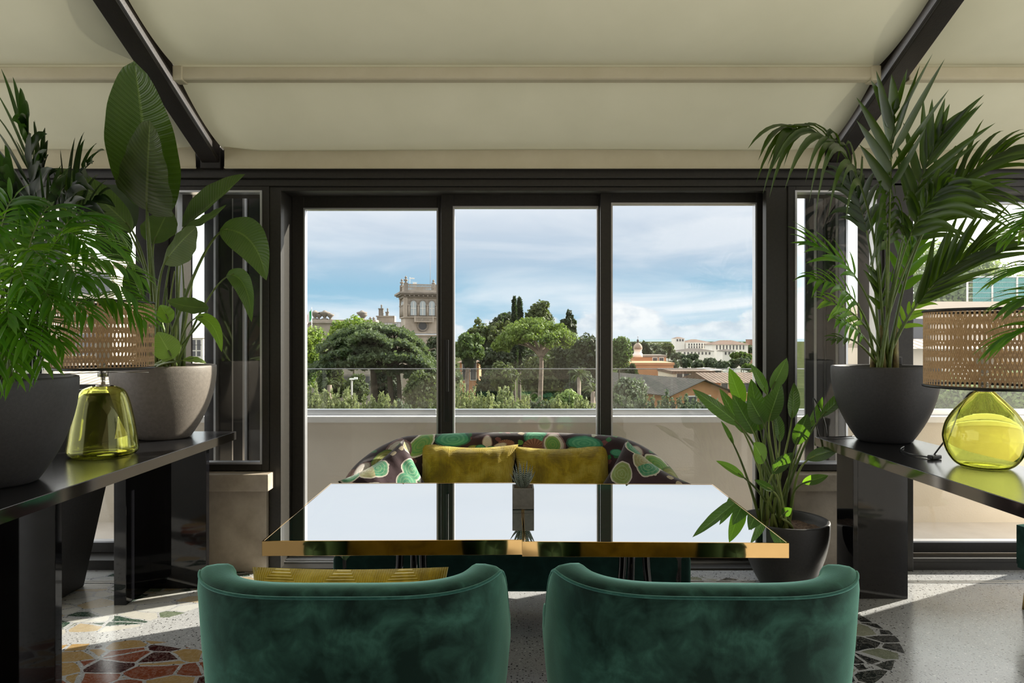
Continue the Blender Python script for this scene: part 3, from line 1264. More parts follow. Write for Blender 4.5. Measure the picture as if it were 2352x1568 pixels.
def sofa_path(s):
    def pt(s):
        a = s * R(112)
        sa, ca = math.sin(a), math.cos(a)
        if abs(a) <= math.pi / 2:
            x = SW * math.copysign(abs(sa) ** (2 / 2.15), sa)
            y = SDb * abs(ca) ** (2 / 2.15)
        else:
            x = SW * math.copysign(1, sa) - math.copysign(.03 * (abs(a) - math.pi / 2), sa)
            y = -(abs(a) - math.pi / 2) * .55
        return Vector((x, y))
    q = pt(s)
    T = pt(min(1, s + .004)) - pt(max(-1, s - .004))
    T.normalize()
    return q.x, q.y, -T.y, T.x


def sofa_top(s):
    a = abs(s)
    z = .872 - .02 * a * a
    if a > .40:
        q = min(1, (a - .40) / .60)
        z -= .26 * (q ** 1.25)
    return z


def sm(px, py, d=3.9, rx=20, ry=12, rot=0, st='jade'):
    p = at(px, py, d)
    return (p.x, p.z, rx * d / F, ry * d / F, rot, st)


motifs = [sm(1043, 1003, rx=40, ry=17, st='jade'), sm(1232, 1001, rx=30, ry=14, st='jade'), sm(1337, 1011, rx=40, ry=16, st='jade'),
          sm(975, 1012, rx=34, ry=20, rot=.7, st='lime'), sm(1226, 1024, rx=26, ry=20, st='brown'), sm(1270, 1017, rx=26, ry=27, rot=.6, st='white'),
          sm(1268, 1016, rx=19, ry=21, rot=.6, st='lime'), sm(1163, 1014, rx=18, ry=8, st='brown'), sm(930, 1022, rx=28, ry=24, rot=.5, st='white'),
          sm(903, 1034, rx=24, ry=16, rot=.6, st='olive'), sm(1120, 1012, rx=12, ry=16, st='white'), sm(1148, 1020, rx=18, ry=7, rot=.3, st='white'),
          sm(1090, 1025, rx=14, ry=8, st='olive'), sm(1105, 1024, rx=12, ry=8, st='jade'), sm(1130, 1028, rx=14, ry=8, st='jade'),
          sm(1440, 1020, rx=16, ry=12, st='white'), sm(1478, 1040, rx=26, ry=15, rot=-.5, st='lime'), sm(1495, 1062, rx=22, ry=20, rot=.3, st='olive'),
          sm(1404, 1026, rx=14, ry=8, st='jade'), sm(1312, 1026, rx=12, ry=7, st='olive'), sm(850, 1062, rx=20, ry=14, rot=.6, st='brown'),
          sm(868, 1046, rx=16, ry=10, rot=.5, st='white'), sm(820, 1085, rx=26, ry=22, rot=.8, st='jade'), sm(1520, 1075, rx=16, ry=10, st='jade'), sm(1010, 1024, rx=14, ry=6, st='olive')]
SOFO = Vector((0, 3.40, 0))
M['botanic'] = botanical('botanical_print', motifs)
M['botanic2'] = botanical('botanical_print_cushion', None, 3.3)
mb = MB()
shell(mb, sofa_path, sofa_top, lambda s: .20, .12, nu=90, bulge=.02, endround=.06, lean=.05)
mb.build('backrest', M['botanic'], sofa)
mb = MB()
pts = []
for i in range(91):
    s = -.97 + 1.94 * i / 90
    x, y, nx, ny = sofa_path(s)
    pts.append((x + nx * .060, y + ny * .060, sofa_top(s) - .058))
mb.tube(pts, .0035, 6)
mb.build('piping', pm('dark_piping', (.03, .02, .02), .7), sofa)


def inner(a, r=.74, rb=.43):
    return r * math.copysign(abs(math.sin(a)) ** .93, math.sin(a)), rb * abs(math.cos(a)) ** .93


mb = MB()
poly = [inner(R(-90 + 180 * i / 24)) for i in range(25)]
poly = [(x, y) for x, y in poly] + [(.74, -.18), (-.74, -.18)]
mb.prism(poly[::-1], .40, .465)
mb.build('seat_cushion', M['teal_dark'], sofa, bevel=.02, segs=3)
mb = MB()
mb.prism([(-.845, -.21), (.845, -.21), (.80, .05), (.62, .34), (.3, .44), (-.3, .44), (-.62, .34), (-.80, .05)], .215, .395)
mb.build('base', M['teal_dark'], sofa, bevel=.03, segs=4)
for (x, y) in ((-.72, -.12), (.72, -.12), (-.72, .22), (.905 - .16, .28)):
    mb = MB()
    mb.tube([(x * .95, y * .95, .22), (x * 1.06, y * 1.1, .0)], [.018, .010], 12)
    mb.build('leg', M['gold'], sofa)

pillow('cushion', None, M['mustard'], .55, .40, .15, 'mustard velvet cushion on the sofa, left of the zebra succulent', 'cushion', (-.245, 3.73, .635), (R(-14), R(1.5), 0), 11, 'mustard velvet cushions')
pillow('cushion', None, M['mustard'], .55, .40, .15, 'mustard velvet cushion on the sofa, right of the zebra succulent', 'cushion', (.285, 3.73, .628), (R(-14), R(-2), 0), 17, 'mustard velvet cushions')
pillow('cushion', None, M['botanic2'], .42, .42, .13, 'dark botanical print cushion at the left end of sofa', 'cushion', (-.62, 3.52, .60), (R(-16), R(-24), R(42)), 23, 'printed cushions')
pillow('cushion', None, M['botanic2'], .42, .42, .13, 'dark botanical print cushion at the right end of sofa', 'cushion', (.64, 3.50, .60), (R(-16), R(26), R(-42)), 29, 'printed cushions')

# ------------------------------------------------------------------ CONSOLES
def console(lab, x0, x1, y0, y1, legs, zt=.87):
    cx, cyy = (x0 + x1) / 2, (y0 + y1) / 2
    o = thing('console_table', lab, 'table', (cx, cyy, 0), group='black lacquer consoles')
    mb = MB()
    mb.box(x0 - cx, x1 - cx, y0 - cyy, y1 - cyy, zt - .048, zt)
    m = MB()
    tp = mb.build('top', M['top_black'], o, bevel=.002)
    e = .0015
    m.box(x0 - cx - e, x0 - cx, y0 - cyy - e, y1 - cyy + e, zt - .047, zt - .002)
    m.box(x1 - cx, x1 - cx + e, y0 - cyy - e, y1 - cyy + e, zt - .047, zt - .002)
    m.box(x0 - cx, x1 - cx, y0 - cyy - e, y0 - cyy, zt - .047, zt - .002)
    m.box(x0 - cx, x1 - cx, y1 - cyy, y1 - cyy + e, zt - .047, zt - .002)
    m.build('edge_band', M['chrome_dark'], o)
    for (a0, a1, ya, bx0, bx1, by0) in legs:
        mb = MB()
        mb.box(a0 - cx, a1 - cx, ya - cyy, ya + .04 - cyy, 0, zt - .049)
        mb.box(bx0 - cx, bx1 - cx, by0 - cyy, ya - cyy, 0, zt - .049)
        mb.build('leg', M['gloss_black'], o, bevel=.002)
    return o


M['chrome_dark'] = pm('polished_nickel_edge', (.42, .40, .38), .08, 1)
console('long black lacquer console under the plants on the left', -2.12, -1.60, 1.15, 3.955,
        [(-2.04, -1.72, 3.84, -2.10, -2.035, 3.60), (-2.04, -1.70, 2.54, -2.10, -2.035, 2.26), (-2.04, -1.70, 1.6, -2.10, -2.035, 1.32)])
console('long black lacquer console under the teardrop lamp on the right', 1.655, 2.145, 1.15, 3.73,
        [(1.78, 2.14, 3.69, 1.755, 1.78, 3.51), (1.78, 2.14, 2.2, 1.755, 1.78, 2.02)])


# ------------------------------------------------------------------ POTS
def pot_profile(r=.26, h=.393):
    o = [(0, 0), (.118 * r / .26, 0), (.132 * r / .26, .006)]
    for i in range(1, 15):
        f = i / 14
        rr_ = .132 + (.26 - .132) * (1 - (1 - f) ** 2.1)
        o.append((rr_ * r / .26, .006 + (h - .016) * f))
    o += [(r - .002, h - .002), (r - .008, h), (r - .018, h - .001), (r - .024, h - .008)]
    for i in range(1, 6):
        f = i / 5
        o.append(((r - .024) * (1 - .28 * f ** 2), h - .008 - .12 * f))
    return o


def pot(parent, r=.26, h=.393, mat=None, soil=True, name='pot', sf=-.06):
    mb = MB()
    mb.lathe(pot_profile(r, h), 64)
    p = mb.build(name, mat or M['pot_dark'], parent)
    mb = MB()
    rr_ = r - .034
    nn = 12
    rnd = random.Random(5)
    vs, fs = [(0, 0, h + sf + .01)], []
    for i in range(1, nn + 1):
        for k in range(40):
            a = 2 * math.pi * k / 40
            q = rr_ * i / nn
            vs.append((q * math.cos(a), q * math.sin(a), h + sf + rnd.uniform(0, .012)))
    for k in range(40):
        fs.append((0, 1 + k, 1 + (k + 1) % 40))
    for i in range(nn - 1):
        for k in range(40):
            a, b_ = 1 + i * 40 + k, 1 + i * 40 + (k + 1) % 40
            fs.append((a, a + 40, b_ + 40, b_))
    mb.add(vs, fs)
    mb.build('soil', M['soil'], parent)
    return p


def frond(parent, origin, pts, nl=16, L=.3, W=.03, droop=.35, spread=60, mat=None, stemmat=None, start=.35, face=(0, -.6, .8), stem_r=.006, seed=0, name='frond', leafn=6, up=0.0, tip=.55):
    """pinnate frond: rachis curve and paired leaflets"""
    rnd = random.Random(seed)
    C = bez(pts, 26)
    mb = MB()
    rs = [stem_r * (1 - .75 * i / 25) for i in range(26)]
    mb.tube(C, rs, 6, mi=1)
    N0 = Vector(face).normalized()
    for k in range(nl):
        for sd_ in (-1, 1):
            f = start + (1 - start) * (k + .5 * (sd_ > 0) * .6) / nl
            f = min(.999, f)
            i = f * 25
            i0 = int(i)
            p = C[i0].lerp(C[min(25, i0 + 1)], i - i0)
            T = (C[min(25, i0 + 1)] - C[max(0, i0 - 1)]).normalized()
            Sd = T.cross(N0)
            if Sd.length < .05:
                Sd = T.cross(Vector((.3, .2, 1)))
            Sd.normalize()
            N = Sd.cross(T)
            q = (k + .5) / nl
            ang = R(spread * (1 - .55 * q) + rnd.uniform(-7, 7))
            D = (T * math.cos(ang) + Sd * sd_ * math.sin(ang) + N * rnd.uniform(.0, .18)).normalized()
            ll = L * (math.sin(math.pi * (.18 + .72 * q)) ** .7) * rnd.uniform(.85, 1.1)
            if k == nl - 1:
                ll *= tip + .3
            dr = droop * rnd.uniform(.7, 1.3)
            p1 = p + D * ll * .5 + Vector((0, 0, up * ll))
            p2 = p + D * ll * (1 - .25 * dr) + Vector((0, 0, -dr * ll))
            nn = (N + Sd * sd_ * .25 + Vector((rnd.uniform(-.2, .2), rnd.uniform(-.2, .2), .2))).normalized()
            blade(mb, [p, p1, p2], W * rnd.uniform(.85, 1.15), nn, fold=.35,
                  prof=lambda t: (min(1, t * 5 + .25)) * (1 - t ** 2.2) + .0, n=leafn, m=2, mi=0, seed=k)
    return mb.build(name, [mat or M['palm'], stemmat or M['stem']], parent, origin=origin)


def stalk_leaf(parent, origin, base, b0, tip, wpx, d0, d1, mat, nrm=(0, -1, .25), fold=.2, bend=0, sag=0, prof=None, wave=.05, curl=0, stemmat=None, sr=.006, mid=None, seed=0, n=20, m=8):
    """a single stalked leaf: pot point -> blade base (px) -> tip (px)"""
    B0 = at(b0[0], b0[1], d0)
    TP = at(tip[0], tip[1], d1)
    mb = MB()
    if mid:
        MD = at(mid[0], mid[1], (d0 + d1) / 2)
    else:
        dirn = (TP - B0)
        MD = B0.lerp(TP, .5) + Vector((bend, 0, sag)) * dirn.length
    wd = wpx * (d0 + d1) / 2 / F
    blade(mb, [B0, MD, TP], wd, nrm, fold, prof, n, m, wave=wave, curl=curl, seed=seed)
    lf = mb.build('leaf', mat, parent, origin=origin)
    mb = MB()
    c1 = base.lerp(B0, .5)
    c1.x = c1.x * .4 + base.x * .35 + B0.x * .25
    c1.z += .04
    dv = (MD - B0).normalized() * .05
    P = bez([base, c1, B0 - dv * 1.6, B0 + dv], 16)
    mb.tube(P, [sr * (1.25 - .75 * i / 15) for i in range(16)], 8)
    mb.build('stalk', stemmat or M['stem'], lf, origin=origin)
    return lf


# ---- left console, far pot: bird of paradise tree
o1 = Vector((-1.885, 3.70, .87))
sp = thing('potted_bird_of_paradise', 'tall broad-leaved plant in sunlit grey pot on the left console', 'plant', o1)
pot(sp, .262, .393, M['pot_grey'])
pb = o1 + Vector((0, 0, .35))
prof_big = lambda t: (math.sin(math.pi * min(1, t * .98 + .02) ** .72) ** .6)
prof_heart = lambda t: (1 - t) ** .55 * min(1, .35 + t * 5)
L_ = [
    # base px, tip px, width px, d0, d1, normal, fold, extra
    ((338, 482), (308, 140), 196, 3.50, 3.02, (0, -1, .1), .10, dict(bend=.04, wave=.015, prof=prof_big)),
    ((336, 482), (344, 276), 182, 3.42, 3.08, (.15, -1, .25), .30, dict(mat='leaf_olive', prof=prof_heart, curl=.22, wave=.05)),
    ((306, 528), (124, 386), 92, 3.60, 3.35, (.5, -.8, .35), -.35, dict(sag=.12, wave=.03)),
    ((300, 535), (205, 430), 110, 3.85, 3.95, (.2, -.9, .3), .2, dict(mat='palm_dark', sag=.1)),
    ((418, 520), (563, 400), 92, 3.60, 3.50, (-.4, -.85, .5), .42, dict(sag=-.04, wave=.02)),
    ((420, 522), (520, 470), 60, 3.60, 3.62, (0, -.6, 1), .1, dict(sag=-.18)),
    ((374, 606), (452, 522), 84, 3.50, 3.42, (-.6, -.9, -.1), -.4, dict(sag=.1, mat='leaf_pale_under')),
    ((350, 560), (388, 480), 84, 3.80, 3.9, (0, -1, .2), .1, {}),
    ((505, 527), (612, 644), 88, 3.55, 3.40, (-.35, -.8, .55), .25, dict(mid=(590, 520), wave=.04)),
    ((520, 632), (578, 740), 48, 3.60, 3.5, (-.2, -.8, .5), .4, dict(mid=(572, 622))),
    ((480, 706), (383, 690), 58, 3.42, 3.32, (0, -.7, .7), .15, dict(sag=-.12)),
    ((448, 728), (509, 808), 32, 3.45, 3.35, (.3, -.8, .5), .3, dict(mid=(496, 725), mat='leaf_lit')),
    ((398, 824), (362, 762), 64, 3.45, 3.42, (0, -1, .2), .1, dict(mat='leaf_pale')),
    ((392, 740), (368, 700), 40, 3.5, 3.5, (0, -1, .2), .1, dict(mat='leaf_lit')),
    ((352, 838), (395, 824), 22, 3.42, 3.4, (0, -.5, .8), .1, dict(mat='leaf_pale')),
    ((420, 828), (474, 834), 26, 3.45, 3.5, (0, -.5, .8), .1, dict(mat='leaf_pale', sag=.2)),
    ((290, 600), (228, 520), 74, 3.9, 3.95, (.2, -.9, .3), .2, dict(mat='palm_dark', sag=.1)),
    ((318, 700), (300, 600), 50, 3.85, 3.9, (.2, -.9, .3), .2, dict(mat='palm_dark')),
]
M['leaf_olive'] = leaf_mat('olive_strelitzia_leaf', (.05, .07, .018), (.10, .125, .04), (.25, .45, .05), .3, veins=22, tw=.2, rib=(.2, .26, .08))
M['leaf_lit'] = leaf_mat('sunlit_leaf', (.06, .16, .02), (.10, .26, .03), (.45, .8, .05), .3, veins=14, tw=.45, rib=(.3, .5, .1))  # brighter copy of the leaf, sun glow put into its colour
M['leaf_pale_under'] = leaf_mat('leaf_underside', (.10, .13, .07), (.17, .20, .11), (.3, .5, .1), .45, veins=20, tw=.25, rib=(.3, .38, .15))
for i, (b0, tp, wp, da, db, nr, fo, ex) in enumerate(L_):
    ex = dict(ex)
    mt = M[ex.pop('mat', 'leaf_dark')]
    off = Vector((random.uniform(-.07, .07), random.uniform(-.06, .06), 0))
    stalk_leaf(sp, o1, pb + off, b0, tp, wp, da, db, mt, nr, fo, seed=i, sr=.009 if wp > 60 else .006, **ex)
for i in range(7):
    b_ = pb + Vector((random.uniform(-.08, .1), random.uniform(-.06, .06), 0))
    tp = b_ + Vector((random.uniform(-.06, .14), random.uniform(-.05, .05), random.uniform(.3, .62)))
    mb = MB()
    mb.tube(bez([b_, b_.lerp(tp, .5) + Vector((random.uniform(-.03, .03), 0, 0)), tp], 10), [.011 - .0009 * k for k in range(10)], 8)
    mb.build('sheath', M['stem_pale'] if i % 3 == 0 else M['stem'], sp, origin=o1)

# ---- left console, near pot: parlour palm
o2 = Vector((-1.905, 2.52, .87))
ar = thing('potted_parlour_palm', 'bushy bright green parlour palm in charcoal pot on left console', 'plant', o2)
pot(ar, .262, .393, M['pot_dark'])
pb2 = o2 + Vector((0, 0, .36))
tips = [(335, 645, 2.6), (318, 690, 2.5), (300, 590, 2.75), (250, 540, 2.8), (338, 742, 2.55), (160, 520, 2.7), (205, 580, 2.5),
        (60, 500, 2.6), (110, 620, 2.3), (-20, 560, 2.4), (190, 660, 2.3), (130, 720, 2.2), (60, 670, 2.15), (215, 735, 2.35), (70, 800, 2.15),
        (20, 750, 2.1), (-60, 640, 2.3), (35, 880, 2.2), (-20, 900, 2.15), (290, 560, 3.0), (120, 560, 2.9), (-90, 500, 2.7), (40, 580, 2.9), (240, 620, 2.9),
        (-30, 800, 2.1), (120, 690, 2.6), (100, 850, 2.3), (150, 800, 2.4)]
for i, (tx, ty, td) in enumerate(tips):
    rnd = random.Random(100 + i)
    T = at(tx, ty, td)
    b_ = pb2 + Vector((rnd.uniform(-.1, .1), rnd.uniform(-.1, .1), 0))
    hgt_ = max(T.z + .16, pb2.z + .30)
    mid1 = Vector((b_.x * .85 + T.x * .15, b_.y * .85 + T.y * .15, b_.z + (hgt_ - b_.z) * .75))
    mid2 = Vector((b_.x * .35 + T.x * .65, b_.y * .35 + T.y * .65, hgt_ + .04))
    frond(ar, o2, [b_, mid1, mid2, T], nl=16, L=.17, W=.021, droop=.36, spread=62, mat=M['areca'], stemmat=M['stem'], start=.36,
          face=(rnd.uniform(-.3, .3), -.5, .9), stem_r=.0045, seed=i, leafn=5)

# ---- tall planter behind the left console with a dark palm
o3 = Vector((-2.60, 3.72, 0))
tp_ = thing('potted_kentia_palm', 'dark kentia palm in tall black planter behind the left console', 'plant', o3)
mb = MB()
def sq(hw, z): return [(-hw, -hw, z), (hw, -hw, z), (hw, hw, z), (-hw, hw, z)]
vs = sq(.165, 0) + sq(.33, 1.137) + sq(.30, 1.137) + sq(.28, 1.0)
fs = [(3, 2, 1, 0)]
for a in range(0, 12, 4):
    fs += [(a + k, a + (k + 1) % 4, a + 4 + (k + 1) % 4, a + 4 + k) for k in range(4)]
mb.add(vs, fs, flat=True)
mb.build('planter', M['pot_dark'], tp_, bevel=.006)
mb = MB()
mb.box(-.285, .285, -.285, .285, 1.04, 1.06)
mb.build('soil', M['soil'], tp_)
pb3 = o3 + Vector((0, 0, 1.06))
tips = [((60, 250), 3.3, .55), ((215, 345), 3.4, .5), ((0, 380), 3.0, .5), ((110, 330), 3.5, .5), ((240, 430), 3.6, .45), ((-90, 330), 3.4, .5), ((150, 400), 3.1, .45), ((30, 430), 3.2, .5), ((200, 470), 3.9, .4), ((-60, 450), 3.1, .5)]
for i, ((tx, ty), td, ll) in enumerate(tips):
    rnd = random.Random(300 + i)
    T = at(tx, ty + 25, td - .25)
    b_ = pb3 + Vector((rnd.uniform(-.1, .1), rnd.uniform(-.1, .1), 0))
    m1 = Vector((b_.x * .9 + T.x * .1, b_.y * .9 + T.y * .1, b_.z + (T.z - b_.z) * .6))
    m2 = Vector((b_.x * .5 + T.x * .5, b_.y * .5 + T.y * .5, T.z + .0))
    frond(tp_, o3, [b_, m1, m2, T], nl=9, L=ll * .8, W=.055, droop=.18, spread=38, mat=M['palm_dark'], stemmat=M['palm_dark'], start=.5,
          face=(0, -1, .4), stem_r=.008, seed=40 + i, up=.08, leafn=7)

# ---- right console pot: kentia palm
o4 = Vector((1.955, 3.585, .87))
kp = thing('potted_kentia_palm', 'feathery kentia palm in round charcoal pot on the right console', 'plant', o4)
pot(kp, .257, .393, M['pot_dark'])
pb4 = o4 + Vector((0, 0, .35))
K = [
    # pts px after the base (mid, mid, tip), depth tip, leaflet length, width, droop, nl, spread, mat, start
    ([(2020, 560), (2000, 270), (1800, 300)], 3.05, .52, .038, .72, 12, 34, 'palm', .56),
    ([(2040, 600), (2045, 380), (2052, 235)], 3.05, .44, .058, .10, 6, 32, 'palm', .62),
    ([(2070, 600), (2130, 420), (2330, 340)], 3.35, .50, .030, .34, 15, 30, 'palm', .52),
    ([(2055, 600), (2090, 440), (2170, 290)], 3.25, .38, .044, .12, 7, 30, 'palm', .62),
    ([(2020, 720), (1985, 600), (1850, 555)], 3.40, .30, .035, .22, 8, 38, 'areca', .62),
    ([(2015, 740), (1960, 640), (1858, 640)], 3.30, .24, .030, .35, 8, 46, 'areca', .55),
    ([(2010, 760), (1960, 700), (1890, 690)], 3.45, .22, .028, .30, 7, 50, 'leaf_lit', .5),
    ([(2070, 740), (2130, 620), (2290, 560)], 3.30, .40, .036, .14, 13, 28, 'palm', .46),
    ([(2060, 740), (2080, 600), (2110, 520)], 3.65, .28, .045, .25, 6, 34, 'areca', .5),
    ([(1990, 800), (1960, 760), (1905, 782)], 3.30, .10, .026, .2, 3, 30, 'palm', .75),
    ([(2035, 700), (2040, 560), (2030, 415)], 3.25, .34, .045, .85, 9, 55, 'palm', .66),
    ([(2050, 650), (2075, 500), (2180, 420)], 3.2, .36, .045, .55, 9, 46, 'palm', .62),
    ([(2060, 780), (2080, 720), (2120, 690)], 3.5, .16, .026, .3, 5, 44, 'leaf_lit', .5),
    ([(2020, 650), (1995, 500), (1945, 400)], 3.75, .36, .050, .40, 8, 40, 'palm_dark', .62),
    ([(2035, 760), (2030, 700), (2010, 620)], 3.5, .2, .03, .15, 5, 30, 'palm', .6),
    ([(2065, 640), (2110, 470), (2250, 420)], 3.55, .42, .036, .5, 12, 40, 'palm', .55),
    ([(2000, 790), (1960, 730), (1920, 735)], 3.4, .2, .028, .45, 6, 46, 'areca', .5),
]
for i, (pp, td, ll, ww, dr, nl, spd, mt, stt) in enumerate(K):
    rnd = random.Random(500 + i)
    b_ = pb4 + Vector((rnd.uniform(-.06, .06), rnd.uniform(-.06, .06), 0))
    b_ = pb4 + (b_ - pb4)
    pts = [b_] + [at(x, y, 3.585 + (td - 3.585) * (k + 1) / 3) for k, (x, y) in enumerate(pp)]
    frond(kp, o4, pts, nl=nl, L=ll, W=ww, droop=dr, spread=spd, mat=M[mt], start=stt, face=(rnd.uniform(-.3, .3), -.8, .7), stem_r=.0085, seed=60 + i, leafn=8)
for i in range(6):
    b_ = pb4 + Vector((random.uniform(-.06, .06), random.uniform(-.05, .05), 0))
    tp = b_ + Vector((random.uniform(-.05, .06), 0, random.uniform(.14, .3)))
    mb = MB()
    mb.tube([b_, b_.lerp(tp, .5), tp], [.016, .013, .006], 8)
    mb.build('sheath', noisy('dry_sheath', (.10, .06, .03), (.28, .26, .08), 25, .6), kp, origin=o4)

# ---- right console, nearer palm mostly out of the picture
o5 = Vector((1.90, 2.02, .87))
np_ = thing('potted_parlour_palm', 'palm fronds reaching in over the rattan shade from the right edge', 'plant', o5)
pot(np_, .257, .393, M['pot_dark'])
pb5 = o5 + Vector((0, 0, .36))
tips = [(2300, 555, 2.5), (2298, 640, 2.4), (2290, 790, 2.35), (2340, 520, 2.3), (2318, 700, 2.2), (2420, 450, 2.1), (2500, 400, 2.2), (2600, 480, 2.0), (2700, 600, 2.1), (2420, 700, 2.0), (2650, 760, 2.2), (2480, 560, 2.4)]
for i, (tx, ty, td) in enumerate(tips):
    rnd = random.Random(700 + i)
    T = at(tx, ty, td)
    b_ = pb5 + Vector((rnd.uniform(-.08, .08), rnd.uniform(-.08, .08), 0))
    hgt_ = max(T.z + .1, pb5.z + .3)
    m1 = Vector((b_.x * .85 + T.x * .15, b_.y * .85 + T.y * .15, b_.z + (hgt_ - b_.z) * .75))
    m2 = Vector((b_.x * .4 + T.x * .6, b_.y * .4 + T.y * .6, hgt_))
    frond(np_, o5, [b_, m1, m2, T], nl=14, L=.20, W=.024, droop=.3, spread=50, mat=M['areca'], start=.4, face=(0, -.5, .9), stem_r=.0045, seed=80 + i, leafn=5)

# ---- floor pot on the right: small bird of paradise
o6 = Vector((1.535, 3.845, 0))
fp = thing('potted_bird_of_paradise', 'glossy paddle-leaved plant in round black pot on the floor', 'plant', o6)
pot(fp, .237, .395, M['pot_dark'])
pb6 = o6 + Vector((-.03, -.03, .34))
Z7 = lambda x, y: (1560 + x * .5025, 780 + y * .5025)
fl_ = [((285, 395), (60, 225), 72, -.15, 'leaf_small', -.25), ((300, 430), (183, 222), 66, .05, 'leaf_small', .3), ((292, 300), (228, 128), 74, .1, 'leaf_lit2', .3),
       ((345, 430), (243, 250), 88, -.05, 'leaf_small', .25), ((372, 420), (328, 178), 84, .12, 'leaf_small', .3), ((405, 250), (325, 110), 52, .15, 'leaf_small', .3),
       ((420, 225), (492, 83), 74, .05, 'leaf_pale2', .3), ((405, 375), (466, 198), 84, -.1, 'leaf_small', .3), ((388, 385), (318, 258), 86, -.15, 'leaf_small', .2),
       ((517, 362), (524, 195), 74, -.02, 'leaf_small', .15), ((532, 482), (586, 338), 80, -.12, 'leaf_small', .25), ((590, 405), (655, 260), 52, .0, 'leaf_small', .3),
       ((640, 357), (826, 188), 54, -.1, 'leaf_small', .35), ((462, 470), (438, 330), 62, .05, 'leaf_small', .3), ((388, 562), (340, 470), 92, -.2, 'leaf_lit2', .15),
       ((425, 612), (520, 515), 60, -.2, 'leaf_small', .3), ((300, 632), (168, 553), 42, -.2, 'leaf_lit2', .3), ((580, 547), (732, 500), 60, -.15, 'leaf_pale2', .3),
       ((562, 652), (682, 620), 46, -.15, 'leaf_lit2', .3), ((432, 692), (343, 640), 36, -.2, 'leaf_small', .3), ((350, 400), (405, 250), 60, .18, 'leaf_small', .2),
       ((470, 800), (515, 770), 40, -.15, 'leaf_small', .2), ((250, 480), (190, 370), 30, .1, 'leaf_small', .3)]
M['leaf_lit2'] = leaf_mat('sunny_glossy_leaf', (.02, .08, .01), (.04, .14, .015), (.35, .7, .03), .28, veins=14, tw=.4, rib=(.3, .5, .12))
M['leaf_pale2'] = leaf_mat('silvery_glossy_leaf', (.05, .11, .04), (.10, .18, .07), (.3, .55, .08), .22, veins=18, tw=.25, rib=(.3, .45, .15))
prof_pad = lambda t: math.sin(math.pi * min(1, t) ** .85) ** .8
for i, (b0, tp, wp, dz, mt, fo) in enumerate(fl_):
    rnd = random.Random(900 + i)
    off = Vector((rnd.uniform(-.10, .06), rnd.uniform(-.06, .06), 0))
    d0 = 3.80 + dz
    nx = rnd.uniform(-.5, .5)
    stalk_leaf(fp, o6, pb6 + off, Z7(*b0), Z7(*tp), wp * .5025 * 1.05, d0, d0 - .05, M[mt], (nx, -.9, .4), fo, prof=prof_pad, wave=.02, seed=i,
               stemmat=M['stem_pale'] if i % 2 else M['stem'], sr=.0075, sag=rnd.uniform(-.05, .06), n=14, m=6)

# ------------------------------------------------------------------ LAMPS
def cane_material():
    m, nt, out = new_mat('woven_cane')
    t = NT(nt)
    uv = t.coord('UV')
    s3 = t.n('ShaderNodeSeparateXYZ')
    t.l(uv, s3.inputs[0])
    U = t.math('MULTIPLY', s3.outputs[0], 84)
    V = t.math('MULTIPLY', s3.outputs[1], 19)
    fu = t.math('SUBTRACT', t.math('FRACT', U), .5)
    fv = t.math('SUBTRACT', t.math('FRACT', V), .5)
    r = t.math('SQRT', t.math('ADD', t.math('MULTIPLY', fu, fu), t.math('MULTIPLY', fv, fv)))
    hole = t.math('LESS_THAN', r, .27)
    fu2 = t.math('SUBTRACT', t.math('FRACT', t.math('ADD', U, .5)), .5)
    fv2 = t.math('SUBTRACT', t.math('FRACT', t.math('ADD', V, .5)), .5)
    r2 = t.math('SQRT', t.math('ADD', t.math('MULTIPLY', fu2, fu2), t.math('MULTIPLY', fv2, fv2)))
    tiny = t.math('LESS_THAN', r2, .09)
    hole = t.math('MAXIMUM', hole, tiny)
    dg = t.math('SINE', t.math('MULTIPLY', t.math('ADD', U, V), 6.283 * 2))
    dg2 = t.math('SINE', t.math('MULTIPLY', t.math('SUBTRACT', U, V), 6.283 * 2))
    hv = t.math('ADD', dg, dg2)
    f = t.noise(uv, 60, 3)
    base = t.ramp(f, [(.3, (.36, .23, .125)), (.7, (.58, .40, .235))])
    base = t.mix(t.math('MULTIPLY_ADD', hv, .12, .24), base, (.06, .03, .015))
    b = t.bsdf(Base_Color=base, Roughness=.5)
    t.l(t.bump(hv, .6, .002), b.inputs['Normal'])
    trl = t.n('ShaderNodeBsdfTranslucent')
    trl.inputs[0].default_value = (.8, .52, .25, 1)
    m1 = t.n('ShaderNodeMixShader')
    m1.inputs[0].default_value = .4
    t.l(b.outputs[0], m1.inputs[1])
    t.l(trl.outputs[0], m1.inputs[2])
    tr = t.n('ShaderNodeBsdfTransparent')
    mx = t.n('ShaderNodeMixShader')
    t.l(hole, mx.inputs[0])
    t.l(m1.outputs[0], mx.inputs[1])
    t.l(tr.outputs[0], mx.inputs[2])
    t.l(mx.outputs[0], out.inputs[0])
    return m


M['cane'] = cane_material()
m, nt, out = new_mat('olive_glass')
t = NT(nt)
gb = t.n('ShaderNodeBsdfGlass')
gb.inputs['Color'].default_value = (.93, .94, .62, 1)
gb.inputs['Roughness'].default_value = 0
gb.inputs['IOR'].default_value = 1.45
t.l(gb.outputs[0], out.inputs[0])
M['olive_glass'] = m


